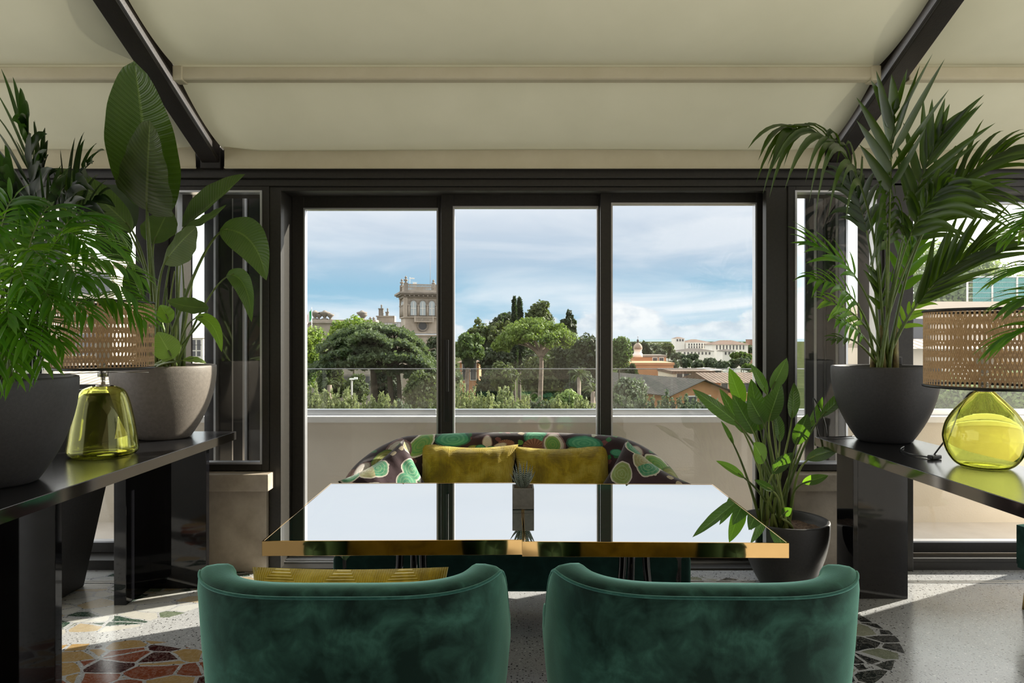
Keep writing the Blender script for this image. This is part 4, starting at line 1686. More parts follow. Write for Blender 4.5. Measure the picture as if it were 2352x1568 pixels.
def lamp(lab, loc, prof, shade_r, z0, z1, neck, cordpts=None, thick=.006):
    o = thing('table_lamp', lab, 'lamp', loc)
    mb = MB()
    mb.lathe(prof, 72)
    inner_ = []
    n = len(prof)
    for i, (r, z) in enumerate(prof):
        a, b_ = prof[max(0, i - 1)], prof[min(n - 1, i + 1)]
        tx, tz = b_[0] - a[0], b_[1] - a[1]
        ln = math.hypot(tx, tz) or 1
        nx, nz = tz / ln, -tx / ln
        inner_.append((max(0.0, r - nx * thick), z - nz * thick * (1 if i > 2 else 1.6)))
    inner_ = [q for q in inner_ if q[0] > 1e-4]
    inner_ = [(0, inner_[0][1])] + inner_
    mb.lathe(inner_[::-1], 72)
    mb.build('glass_body', M['olive_glass'], o)
    top = prof[-1][1]
    mb = MB()
    mb.lathe([(0, top - .004), (.030, top - .004), (.030, top + .004), (.009, top + .006), (.009, neck), (.022, neck), (.022, neck + .05), (0, neck + .05)], 24)
    mb.build('neck', M['steel'], o)
    mb = MB()
    mb.lathe([(0, neck + .05), (.02, neck + .06), (.034, neck + .11), (.036, neck + .13), (.028, neck + .155), (0, neck + .165)], 24)
    mb.build('bulb', pm('frosted_bulb', (.8, .78, .72), .3), o)
    sh = MB()
    sh.lathe([(shade_r * .995, z0), (shade_r, z0 + .01), (shade_r, z1 - .01), (shade_r * .995, z1)], 96)
    s_ = sh.build('lamp_shade', M['cane'], o)
    # keep the weave's v running evenly over the height
    for z in (z0, z1):
        mb = MB()
        mb.tube([(shade_r * math.cos(a * math.pi / 36), shade_r * math.sin(a * math.pi / 36), z) for a in range(72)], .006, 8, closed=True)
        mb.build('shade_trim', M['black'], s_)
    mb = MB()
    for k in range(3):
        a = k * 2.094
        mb.tube([(.02 * math.cos(a), .02 * math.sin(a), neck + .02), (shade_r * math.cos(a), shade_r * math.sin(a), neck + .02)], .002, 6)
    mb.build('shade_spider', M['steel'], s_)
    if cordpts:
        mb = MB()
        mb.tube([Vector(p) - Vector(loc) for p in cordpts], .0035, 8)
        mb.build('cord', M['black'], o)
    return o


pL = [(0, 0), (.10, 0), (.130, .004), (.144, .018), (.1455, .035), (.142, .06), (.134, .12), (.122, .19), (.108, .25), (.095, .285), (.080, .303), (.062, .312), (.045, .318)]
# refine profiles
def refine(p, k=4):
    out_ = []
    n = len(p)
    for i in range(n - 1):
        p0, p1, p2, p3 = p[max(0, i - 1)], p[i], p[i + 1], p[min(n - 1, i + 2)]
        for j in range(k):
            u = j / k
            q = []
            for c in (0, 1):
                q.append(.5 * (2 * p1[c] + (p2[c] - p0[c]) * u + (2 * p0[c] - 5 * p1[c] + 4 * p2[c] - p3[c]) * u * u + (3 * p1[c] - p0[c] - 3 * p2[c] + p3[c]) * u ** 3))
            out_.append((max(0, q[0]), q[1]))
    out_.append(p[-1])
    return out_


pR = [(0, 0), (.06, 0), (.088, .003), (.112, .02), (.136, .06), (.149, .11), (.149, .14), (.138, .185), (.112, .23), (.080, .268), (.052, .297), (.040, .310), (.034, .316)]
lamp('left table lamp, bell-shaped olive glass base with a woven cane shade', (-1.875, 3.13, .871), refine(pL), .209, .40, .70, .36)
lc = Vector((1.965, 2.84, .871))
cordp = [at(2245, 898, 2.86), at(2225, 905, 2.88), at(2205, 935, 2.93), at(2190, 970, 2.98), at(2172, 1008, 3.02), (1.88, 3.05, .878), (1.87, 3.02, .876), (1.84, 3.10, .876), (1.83, 3.16, .876), (1.86, 3.27, .876), (1.93, 3.36, .876)]
pp = []
q = [Vector(p) for p in cordp]
for i in range(len(q) - 1):
    p0, p1, p2, p3 = q[max(0, i - 1)], q[i], q[i + 1], q[min(len(q) - 1, i + 2)]
    for j in range(6):
        u = j / 6
        pp.append(.5 * (2 * p1 + (p2 - p0) * u + (2 * p0 - 5 * p1 + 4 * p2 - p3) * u * u + (3 * p1 - p0 - 3 * p2 + p3) * u ** 3))
pp = [Vector((p.x, p.y, max(p.z, .8752))) for p in pp]
lr = lamp('right table lamp, teardrop green glass base with a woven cane shade', lc, refine(pR), .219, .335, .65, .335, cordpts=pp)
mb = MB()
mb.box(-.03, .03, -.014, .014, 0, .018)
sw = mb.build('switch', M['black'], lr, bevel=.005)
sw.location = Vector((1.875, 3.03, .871)) - lc
sw.rotation_euler.z = R(20)

# black plug box and loose cable at the back pot
o = thing('plug_box', 'small black plug box perched on the soil of right console pot', 'socket', at(2059, 843, 3.66))
mb = MB()
mb.box(-.022, .022, -.016, .016, .012, .055)
mb.build('body', M['black'], o, bevel=.003)
mb = MB()
mb.box(-.006, .006, -.006, .006, -.04, .012)
mb.box(-.005, .005, -.004, .004, .055, .068)
mb.build('spike', M['steel'], o)
mb = MB()
cp = bez([(1.665, 3.70, .876), (1.62, 3.715, 1.02), (1.70, 3.76, 1.10), (1.60, 3.80, 1.15), (1.74, 3.76, 1.02), (1.70, 3.69, .876)], 40)
cp += bez([(1.70, 3.69, .876), (1.76, 3.66, .876), (1.80, 3.70, .876), (1.86, 3.712, .876)], 12)
mb.tube(cp, .0032, 6)
tag(mb.build('power_cable', M['black']), 'thin black cable looping up from far end of right console', 'cable')
# ================================================================== OUTSIDE
def fmat(name, c1, c2, transl, tw=.3, nscale=.8, rough=.7):
    return leaf_mat(name, c1, c2, transl, rough, tw=tw, nscale=nscale)


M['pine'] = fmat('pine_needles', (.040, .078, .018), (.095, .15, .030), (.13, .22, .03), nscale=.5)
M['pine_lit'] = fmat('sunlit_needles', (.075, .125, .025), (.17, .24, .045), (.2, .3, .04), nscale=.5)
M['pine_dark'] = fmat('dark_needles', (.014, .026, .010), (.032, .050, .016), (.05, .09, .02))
M['cedar'] = fmat('cedar_needles', (.040, .070, .035), (.10, .135, .06), (.14, .2, .06))
M['cypress'] = fmat('cypress_needles', (.010, .024, .012), (.025, .045, .02), (.05, .09, .02), nscale=2)
M['bright'] = fmat('bright_foliage', (.07, .13, .018), (.17, .24, .035), (.25, .38, .04))
M['mid'] = fmat('mid_foliage', (.040, .060, .018), (.085, .11, .032), (.12, .17, .03))
M['olive'] = fmat('olive_foliage', (.16, .19, .08), (.34, .36, .18), (.35, .4, .15))
M['grey_f'] = fmat('grey_foliage', (.07, .095, .06), (.16, .185, .12), (.15, .2, .09))
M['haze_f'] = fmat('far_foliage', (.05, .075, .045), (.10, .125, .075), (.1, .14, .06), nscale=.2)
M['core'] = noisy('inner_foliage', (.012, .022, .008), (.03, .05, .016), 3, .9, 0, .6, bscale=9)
M['bark'] = noisy('tree_bark', (.17, .125, .10), (.34, .27, .22), 2, .9)
M['bark_dark'] = noisy('dark_bark', (.05, .04, .03), (.11, .085, .065), 2, .9)


def leafcloud(name, mat, parent, origin, centers, size, seed, el=1.6, up=0.0, core=None, down=0.0, out=None):
    """many small leaf quads round the given centres; out: the way each leaf faces"""
    rs = np.random.RandomState(seed)
    n = len(centers)
    C = np.asarray(centers, dtype=np.float64)
    d = rs.normal(size=(n, 3))
    d[:, 2] = d[:, 2] * (1 - down) - down * 1.2 + up
    if out is not None:
        nn = np.asarray(out) + rs.normal(size=(n, 3)) * .42
        nn /= np.linalg.norm(nn, axis=1)[:, None] + 1e-9
        d = d - nn * np.sum(d * nn, axis=1)[:, None]
        d /= np.linalg.norm(d, axis=1)[:, None] + 1e-9
        e = np.cross(nn, d)
    else:
        d /= np.linalg.norm(d, axis=1)[:, None] + 1e-9
        e = rs.normal(size=(n, 3))
        e = np.cross(d, e)
        e /= np.linalg.norm(e, axis=1)[:, None] + 1e-9
    s = size * rs.uniform(.6, 1.4, size=(n, 1))
    a = d * s * el * .5
    b = e * s * .5
    V = np.stack([C - a, C + b, C + a, C - b], axis=1).reshape(-1, 3) - np.array(origin)
    me = bpy.data.meshes.new(name)
    me.vertices.add(4 * n)
    me.vertices.foreach_set('co', V.ravel())
    me.loops.add(4 * n)
    me.loops.foreach_set('vertex_index', np.arange(4 * n, dtype=np.int32))
    me.polygons.add(n)
    me.polygons.foreach_set('loop_start', np.arange(0, 4 * n, 4, dtype=np.int32))
    me.materials.append(mat)
    me.update(calc_edges=True)
    me.validate()
    o = bpy.data.objects.new(name, me)
    COL.objects.link(o)
    o.parent = parent
    return o


def clumps(c, rad, nc, cr, per, seed, dome=False, shell_=True, flat=1.0):
    """leaf centres and facings: nc clumps on an ellipsoid of radii rad about c"""
    rs = np.random.RandomState(seed)
    out_, nrm_ = [], []
    d = rs.normal(size=(nc, 3))
    if dome:
        d[:, 2] = np.abs(d[:, 2])
    d /= np.linalg.norm(d, axis=1)[:, None]
    rr_ = rs.uniform(.50, 1.04, size=(nc, 1)) ** .8
    rr_ *= np.array([1 + .34 * mnoise.noise(Vector(q) * 1.6 + Vector((seed * 1.3, 0, 0))) for q in d])[:, None]
    cc = np.array(c) + d * rr_ * np.array(rad)
    for k in range(nc):
        q = rs.normal(size=(per, 3))
        q /= np.linalg.norm(q, axis=1)[:, None]
        nrm_.append(q.copy())
        q *= rs.uniform(.6, 1, size=(per, 1)) * cr * rs.uniform(.7, 1.25)
        q[:, 2] *= flat
        out_.append(cc[k] + q)
    return np.concatenate(out_), np.concatenate(nrm_)


def lump(mb, c, rad, seed, amp=.18, nu=14, nv=20, freq=1.7):
    def fn(u, v):
        a, b_ = math.pi * (.02 + .96 * u), 2 * math.pi * v
        d = Vector((math.sin(a) * math.cos(b_), math.sin(a) * math.sin(b_), math.cos(a)))
        k = 1 + amp * mnoise.noise(d * freq + Vector((seed, seed * .3, 0))) * 2
        return Vector((c[0] + d.x * rad[0] * k, c[1] + d.y * rad[1] * k, c[2] + d.z * rad[2] * k))
    mb.grid(fn, nu, nv, wrap_v=True)


GROUND = lambda y: -9 - 14 * min(1, max(0, (y - 20) / 70)) - 22 * min(1, max(0, (y - 90) / 500))


def tree(name, lab, px0, px1, py0, py1, d, mat, seed, nc=60, per=60, size=None, cr=None, bark='bark_dark', trunk_w=None, dome=False, core=.62, group=None, down=0, el=1.6, flat=1.0, trunk=True, tx=None, cat='tree', depth=None):
    c = at((px0 + px1) / 2, (py0 + py1) / 2, d)
    rx = abs(px1 - px0) / 2 * d / F
    rz = abs(py1 - py0) / 2 * d / F
    ry = depth or max(rx * .8, rz * .6)
    gz = GROUND(d)
    org = Vector((c.x, d, gz))
    o = thing(name, lab, cat, org, group=group)
    size = size or 5.0 * d / F
    cr = cr or min(rx, rz) * .42
    cc = c.copy()
    if dome:
        cc.z -= rz
        rad = (rx - cr * .4, ry - cr * .4, 2 * rz - cr * .4)
    else:
        rad = (max(.1, rx - cr * .7), max(.1, ry - cr * .7), max(.1, rz - cr * .7))
    pts, nn_ = clumps(cc, rad, int(nc * 1.3), cr * .8, per, seed, dome, flat=flat)
    cr_o = leafcloud('crown', mat, o, org, pts, size, seed, el=el, down=down, out=nn_)
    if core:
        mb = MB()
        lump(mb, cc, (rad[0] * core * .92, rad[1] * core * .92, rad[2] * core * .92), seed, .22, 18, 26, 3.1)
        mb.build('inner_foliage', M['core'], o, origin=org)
    if trunk:
        x0 = cc.x if tx is None else at(tx, 0, d).x
        mb = MB()
        w_ = trunk_w or min(.32, rx * .05)
        P = [Vector((x0, d, gz)), Vector((x0 + rx * .03, d, (gz + cc.z) / 2)), Vector((cc.x, d, cc.z))]
        mb.tube(bez(P, 10), [w_ * (1.3 - .07 * i) for i in range(10)], 8)
        rnd = random.Random(seed)
        for k in range(6):
            a = rnd.uniform(0, 6.28)
            st_ = Vector((cc.x, d, cc.z - rad[2] * (.9 if not dome else .25)))
            en = Vector((cc.x + math.cos(a) * rad[0] * .75, d + math.sin(a) * rad[1] * .75, cc.z + rad[2] * rnd.uniform(.0, .4)))
            mb.tube([st_, st_.lerp(en, .5) - Vector((0, 0, .05 * rx)), en], [w_ * .5, w_ * .35, w_ * .15], 6)
        mb.build('trunk', M[bark], o, origin=org)
    return o


# ground
mb = MB()
ys = [5.9, 12, 20, 40, 60, 90, 150, 300, 600, 1200, 3000, 8000, 26000]
vs, fs = [], []
for y in ys:
    hw = 60 + y * 1.6
    z = GROUND(y) if y > 6 else -9
    for k in range(9):
        x = -hw + 2 * hw * k / 8
        vs.append((x, y, z + (math.sin(x * .01 + y * .004) * 2 if 100 < y < 1000 else 0)))
for i in range(len(ys) - 1):
    for k in range(8):
        a = i * 9 + k
        fs.append((a, a + 1, a + 10, a + 9))
mb.add(vs, fs)
tag(mb.build('ground', noisy('hillside_ground', (.035, .045, .02), (.07, .08, .035), .05, .95, 0, 0, **{'Specular_IOR_Level': 0.0})), kind='structure')
# distant ridge on the horizon, haze put into its colour as a blue tint
mb = MB()
pf = []
rs_ = random.Random(2)
N_ = 60
vs, fs = [], []
for i in range(N_ + 1):
    x = -14000 + 28000 * i / N_
    z = -10 + 70 * (mnoise.noise(Vector((i * .21, 3.1, 0))) + .3)
    vs += [(x, 17000, -60), (x, 18500, max(z, -50)), (x, 20500, -60)]
for i in range(N_):
    a = i * 3
    fs += [(a, a + 3, a + 4, a + 1), (a + 1, a + 4, a + 5, a + 2)]
mb.add(vs, fs)
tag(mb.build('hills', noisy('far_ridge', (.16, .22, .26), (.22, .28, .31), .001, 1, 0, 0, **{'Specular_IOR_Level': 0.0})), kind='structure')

# ---- stone pine in the middle
def stone_pine():
    d = 75.0
    base = at(1236, 1000, d)
    org = Vector((base.x, d, GROUND(d)))
    o = thing('umbrella_pine', 'large umbrella pine with forked bare trunk in the middle pane', 'tree', org)
    pts, nrs = [], []
    rs = np.random.RandomState(5)
    # flattened dome of needle clumps following the photographed outline
    for k in range(210):
        u = rs.uniform(-1, 1)
        v = rs.uniform(-1, 1)
        if u * u + v * v > 1:
            continue
        hx = u * 92
        top = 724 + 36 * (u * u) + 30 * max(0, v * v) + 26 * max(0, abs(u) - .7)
        py = top + 10 + rs.uniform(0, 1) * (26 + 9 * (1 - abs(u)))
        c = at(1230 + hx, py, d + v * 4.0)
        if (hx < -60):
            c.z -= .5
        q = rs.normal(size=(85, 3))
        q /= np.linalg.norm(q, axis=1)[:, None]
        q *= rs.uniform(.5, 1, size=(85, 1)) * np.array([.75, .75, .48])
        pts.append(np.array(c) + q)
        nrs.append(q * np.array([1, 1, 2.2]) / .75)
    pts = np.concatenate(pts)
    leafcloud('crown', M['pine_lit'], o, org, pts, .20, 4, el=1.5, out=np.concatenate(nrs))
    mb = MB()
    g = lambda px, py, dd=0: at(px, py, d + dd)
    fork = g(1243, 818)
    tr_ = [org, g(1238, 960), g(1240, 900), g(1245, 850), fork]
    mb.tube(bez(tr_, 14), [.34 - .009 * i for i in range(14)], 10)
    for (a, b_, r0) in [((1228, 798), (1200, 778), .30), ((1232, 790), (1218, 760), .24), ((1256, 800), (1275, 775), .30), ((1262, 796), (1300, 772), .22),
                        ((1246, 796), (1243, 762), .24), ((1212, 790), (1178, 772), .16), ((1250, 790), (1262, 758), .18), ((1226, 796), (1190, 790), .14)]:
        mb.tube(bez([fork, g(*a), g(b_[0], b_[1], random.uniform(-2, 2))], 8), [r0 * (1 - .09 * i) for i in range(8)], 7)
    mb.build('trunk', M['bark'], o, origin=org)


stone_pine()

# ---- cedar with tiered branches
def cedar():
    d = 60.0
    org = Vector((at(880, 0, d).x, d, GROUND(d)))
    o = thing('cedar_tree', 'spreading old cedar with drooping tiers below the tower', 'tree', org)
    rs = np.random.RandomState(9)
    tiers = [  # x0,x1,y left,y mid,y right, depth offset
        (752, 955, 772, 742, 770, 0), (728, 905, 792, 765, 778, -1), (850, 985, 775, 752, 800, 1), (735, 900, 812, 790, 800, -2), (880, 985, 790, 778, 830, -2),
        (703, 860, 838, 822, 820, -2), (800, 960, 815, 805, 818, -3), (880, 1012, 818, 810, 850, -3), (720, 900, 832, 828, 836, 1), (890, 1013, 845, 838, 862, 0), (930, 1060, 852, 840, 860, -2),
        (800, 900, 775, 757, 785, -3), (760, 840, 798, 775, 792, 2), (900, 1000, 808, 796, 826, 2)]
    pts = []
    spine = []
    for (x0, x1, ya, ym, yb, dd) in tiers:
        n = int((x1 - x0) * 34)
        u = rs.uniform(0, 1, n)
        y = (1 - u) ** 2 * ya + 2 * u * (1 - u) * (2 * ym - (ya + yb) / 2) + u * u * yb
        v = rs.uniform(-1, 1, n)
        thick_ = 7 + 5 * rs.uniform(0, 1, n)
        py = y + rs.uniform(0, 1, n) * thick_ + 9 * np.abs(v) + 5 * np.sin(u * 40 + dd) * np.abs(rs.normal(size=n)) * .5
        px = x0 + (x1 - x0) * u
        dep = d + dd + v * 2.6
        X = (px - 1176) * dep / F
        Z = EYE - (py - HOR) * dep / F
        pts.append(np.stack([X, dep, Z], axis=1))
        spine.append([(x0 + (x1 - x0) * q, (1 - q) ** 2 * ya + 2 * q * (1 - q) * (2 * ym - (ya + yb) / 2) + q * q * yb + 8, d + dd) for q in (0, .25, .5, .75, 1)])
    leafcloud('crown', M['cedar'], o, org, np.concatenate(pts), .17, 8, el=2.2, down=.5)
    mb = MB()
    for tx, ty, r_ in ((868, 960, .42), (905, 960, .34), (925, 955, .28)):
        mb.tube(bez([Vector((at(tx - 10, 0, d).x, d, GROUND(d))), at(tx, 960, d), at(tx - 5, 880, d), at(tx - 15, 820, d), at(tx - 20, 765, d)], 12), [r_ * (1.1 - .07 * i) for i in range(12)], 8)
    for sp_ in spine:
        mb.tube([at(*p) for p in sp_], [.05, .13, .18, .13, .05], 6)
    for i in range(7):
        a = at(880, 830 + i * 4, d)
        b_ = at(760 + i * 40, 800 + 10 * (i % 2), d - 1)
        mb.tube([a, a.lerp(b_, .5) + Vector((0, 0, .4)), b_], [.2, .14, .05], 6)
    mb.build('trunk', M['bark_dark'], o, origin=org)
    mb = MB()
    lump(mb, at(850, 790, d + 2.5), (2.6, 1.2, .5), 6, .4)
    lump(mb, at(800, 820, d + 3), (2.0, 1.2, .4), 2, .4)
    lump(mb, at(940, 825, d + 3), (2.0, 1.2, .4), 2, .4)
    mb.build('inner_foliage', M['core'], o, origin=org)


cedar()

# ---- other trees (px box of the crown, distance)
T_ = [
    ('park_tree', 'dark park tree filling the gap left of the umbrella pine trunk', 1172, 1262, 786, 880, 140, 'pine_dark', 51, dict(nc=60, per=60)),
    ('park_tree', 'dark park tree filling the gap right of the umbrella pine trunk', 1240, 1335, 788, 880, 145, 'mid', 52, dict(nc=60, per=60)),
    ('park_tree', 'dark park tree behind the leaning pine, middle pane', 1060, 1175, 792, 880, 150, 'pine_dark', 53, dict(nc=60, per=60)),
    ('park_tree', 'dark park tree at far right of middle pane', 1320, 1410, 790, 880, 150, 'mid', 54, dict(nc=60, per=60)),
    ('broadleaf_tree', 'shadowy tree under the cedar, before the villa front', 720, 800, 838, 920, 66, 'mid', 41, dict(nc=70, per=60)),
    ('broadleaf_tree', 'shadowy tree behind the cedar trunks', 845, 930, 835, 930, 68, 'pine_dark', 42, dict(nc=70, per=60)),
    ('broadleaf_tree', 'dense dark tree low behind the first mullion', 940, 1060, 800, 930, 74, 'pine_dark', 43, dict(nc=90, per=60)),
    ('broadleaf_tree', 'dark tree masking the lower orange house', 1088, 1180, 850, 930, 62, 'pine_dark', 44, dict(nc=70, per=60)),
    ('broadleaf_tree', 'dark tree before the orange church block', 1412, 1470, 838, 880, 100, 'pine_dark', 45, dict(nc=50, per=50)),
    ('broadleaf_tree', 'sunlit yellow-green tree at the left edge of left pane', 640, 762, 738, 900, 72, 'bright', 11, dict(nc=90, per=60)),
    ('broadleaf_tree', 'bright green round treetop under the chimneys, left of tower', 752, 872, 724, 800, 85, 'bright', 12, dict(nc=70, per=60)),
    ('broadleaf_tree', 'dark round tree just right of the tower foot', 974, 1052, 765, 850, 80, 'pine_dark', 13, dict(nc=50, per=60)),
    ('pine_tree', 'pine with pale leaning trunk at left edge of middle pane', 1040, 1112, 762, 815, 68, 'pine', 14, dict(nc=60, per=60, dome=True, tx=1062, bark='bark', trunk_w=.28)),
    ('pine_tree', 'broad pine rising behind the left of umbrella pine', 1062, 1180, 735, 790, 100, 'mid', 15, dict(nc=80, per=60, dome=True)),
    ('pine_tree', 'dark pine ridge left of the two cypresses', 1120, 1200, 714, 800, 105, 'pine_dark', 16, dict(nc=70, per=60)),
    ('holm_oak', 'tall rounded tree right of the cypresses, above umbrella pine', 1205, 1276, 688, 780, 98, 'mid', 17, dict(nc=80, per=60)),
    ('pine_tree', 'small dark round treetop at right end of umbrella pine', 1284, 1326, 714, 790, 96, 'pine_dark', 18, dict(nc=50, per=50)),
    ('broadleaf_tree', 'shaded tree filling the gap beneath umbrella pine right side', 1262, 1340, 775, 900, 88, 'pine_dark', 19, dict(nc=80, per=60)),
    ('broadleaf_tree', 'shaded tree beneath umbrella pine left side', 1100, 1185, 790, 880, 92, 'pine_dark', 20, dict(nc=70, per=60)),
    ('pine_tree', 'dark pine against the right mullion, middle pane', 1306, 1400, 774, 860, 70, 'pine_dark', 21, dict(nc=80, per=60, dome=True, tx=1368)),
    ('pine_tree', 'sunlit pine at the left edge of right pane', 1388, 1456, 772, 850, 66, 'pine', 22, dict(nc=80, per=60)),
    ('broadleaf_tree', 'mid green bush with yellow tips below umbrella pine', 1120, 1195, 832, 905, 50, 'mid', 23, dict(nc=60, per=60)),
    ('broadleaf_tree', 'dark leafy tree behind the trunk of umbrella pine', 1185, 1300, 812, 930, 88, 'mid', 24, dict(nc=90, per=60)),
    ('broadleaf_tree', 'wide grey-green tree right of the cedar trunks', 920, 1018, 850, 960, 45, 'mid', 25, dict(nc=110, per=60)),
    ('broadleaf_tree', 'small leafy tree behind the garden light pole', 790, 850, 858, 930, 48, 'mid', 26, dict(nc=60, per=60)),
    ('holm_oak', 'silvery rounded tree at the left bottom of right pane', 1400, 1492, 862, 960, 38, 'grey_f', 27, dict(nc=110, per=70)),
    ('holm_oak', 'round dark tree beside the domed church', 1466, 1500, 784, 830, 190, 'pine_dark', 28, dict(nc=40, per=40)),
    ('broadleaf_tree', 'autumn yellow tree left of the far palace', 1518, 1552, 786, 822, 330, 'mid', 29, dict(nc=30, per=40)),
    ('pine_tree', 'flat topped pine below right wing of far palace', 1675, 1730, 808, 822, 260, 'pine', 30, dict(nc=30, per=40, dome=True)),
    ('pine_tree', 'flat topped pine at the right edge of right pane', 1700, 1745, 834, 846, 150, 'pine', 31, dict(nc=30, per=40, dome=True)),
    ('broadleaf_tree', 'round olive tree at the lower right of right pane', 1700, 1750, 850, 900, 90, 'mid', 32, dict(nc=60, per=50)),
    ('broadleaf_tree', 'large pale leafy tree behind the cream outbuilding', 2070, 2330, 545, 790, 34, 'grey_g', 33, dict(nc=200, per=90, size=.13)),
    ('broadleaf_tree', 'leafy tree rising past the far right edge', 2280, 2560, 600, 800, 36, 'grey_g', 34, dict(nc=150, per=70, size=.13)),
    ('broadleaf_tree', 'green bushes behind the balustrade on the right', 2050, 2230, 850, 970, 19, 'bright_h', 35, dict(nc=120, per=80, size=.07)),
    ('broadleaf_tree', 'leafy shrubs under the rattan lamp shade', 2210, 2460, 835, 970, 18, 'bright_h', 36, dict(nc=140, per=80, size=.07)),
    ('broadleaf_tree', 'lit bush at the right end of the middle hedge', 1268, 1350, 895, 960, 36, 'bright_h', 37, dict(nc=70, per=70)),
    ('broadleaf_tree', 'dark bush right of umbrella pine trunk, behind palms', 1290, 1380, 850, 950, 58, 'pine_dark', 38, dict(nc=70, per=60)),
]
M['grey_g'] = fmat('pale_foliage', (.13, .19, .07), (.28, .33, .15), (.35, .45, .12))
M['bright_h'] = fmat('hedge_foliage', (.12, .18, .05), (.26, .32, .11), (.3, .42, .1))
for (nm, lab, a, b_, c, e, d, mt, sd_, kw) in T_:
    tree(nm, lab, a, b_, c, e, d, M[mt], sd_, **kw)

# far belt of round trees before the palace
belt = [(1500, 1532, 822, 846, 240), (1528, 1562, 826, 850, 235), (1556, 1590, 820, 846, 245), (1585, 1618, 826, 850, 235), (1612, 1650, 822, 848, 240), (1640, 1676, 826, 850, 232),
        (1668, 1700, 824, 846, 238), (1536, 1572, 808, 826, 290), (1500, 1530, 800, 822, 300), (1576, 1606, 812, 828, 280), (1690, 1725, 820, 842, 236), (1480, 1512, 830, 852, 225)]
bl = ['leftmost at the foot of the orange church house', 'second from the left', 'under the far palace middle', 'dark and low below the white terrace', 'largest, below the palace stair', 'below the right wing',
      'beside the flat pine', 'nearer the palace, under its left end', 'highest, beside the autumn tree', 'small, against the white terrace wall', 'at the right end', 'partly behind the domed church']
for i, (a, b_, c, e, d) in enumerate(belt):
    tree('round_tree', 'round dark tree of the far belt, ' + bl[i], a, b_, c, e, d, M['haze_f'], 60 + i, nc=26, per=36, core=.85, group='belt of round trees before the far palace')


# cypresses
def cypress(lab, px, pt, pbm, wpx, d, seed):
    org = Vector((at(px, 0, d).x, d, GROUND(d)))
    o = thing('cypress', lab, 'tree', org, group='cypresses behind the umbrella pine')
    rs = np.random.RandomState(seed)
    n = 4200
    u = rs.uniform(0, 1, n) ** .8
    rad = np.sin(np.pi * np.clip(u * .93 + .02, 0, 1)) ** .5 * (.35 + .65 * u) * wpx / 2 * d / F
    a = rs.uniform(0, 2 * np.pi, n)
    z = EYE - (pt + (pbm - pt) * u - HOR) * d / F
    r = rad * rs.uniform(.75, 1.08, n)
    C = np.stack([org.x + r * np.cos(a), d + r * np.sin(a), z], axis=1)
    leafcloud('crown', M['cypress'], o, org, C, .30, seed, el=2.4, up=1.4)
    mb = MB()
    prof = []
    for i in range(12):
        q = i / 11
        z_ = EYE - (pbm + (pt - pbm) * q - HOR) * d / F - org.z
        uu = 1 - q
        prof.append((max(.01, math.sin(math.pi * min(1, uu * .93 + .02)) ** .5 * (.35 + .65 * uu) * wpx / 2 * d / F * .85), z_))
    mb.lathe(prof, 14)
    mb.build('inner_foliage', M['cypress'], o)
    mb = MB()
    mb.tube([(0, 0, 0), (0, 0, at(px, pbm - 20, d).z - org.z)], .25, 8)
    mb.build('trunk', M['bark_dark'], o)


cypress('taller slim cypress, left one of the pair above umbrella pine', 1181, 684, 850, 17, 95, 1)
cypress('broader cypress, right one of the pair above umbrella pine', 1193, 685, 850, 26, 97, 2)
cypress('small cypress beside the orange house by the right mullion', 1453, 840, 880, 9, 80, 3)

# palms in the park
def palm(lab, px, py, d, wpx, seed, tr_px):
    top = at(px, py, d)
    org = Vector((top.x, d, GROUND(d)))
    o = thing('date_palm', lab, 'tree', org, group='date palms in the park')
    rnd = random.Random(seed)
    mb = MB()
    Rr = wpx / 2 * d / F
    for k in range(34):
        a = rnd.uniform(0, 6.283)
        e_ = rnd.uniform(-.25, 1.2)
        dr = Vector((math.cos(a) * math.cos(e_), math.sin(a) * math.cos(e_), math.sin(e_)))
        p1 = top + dr * Rr * .6 + Vector((0, 0, .15 * Rr))
        p2 = top + dr * Rr + Vector((0, 0, -.35 * Rr))
        blade(mb, [top, p1, p2], Rr * .16, (0, -.4, 1), .5, n=7, m=2, prof=lambda t: min(1, .3 + t * 3) * (1 - t ** 3))
    mb.build('fronds', M['mid'], o, origin=org)
    mb = MB()
    mb.tube([org, at(px, py + 4, d)], [.19, .15], 9)
    mb.build('trunk', M['bark'], o, origin=org)


palm('spiky date palm behind the right end of glass balustrade, middle pane', 1330, 862, 55, 66, 1, 920)
palm('nearer date palm cut by the right mullion', 1362, 895, 45, 56, 2, 940)
palm('pale dusty palm among the shrubs in left pane', 757, 880, 46, 46, 3, 940)

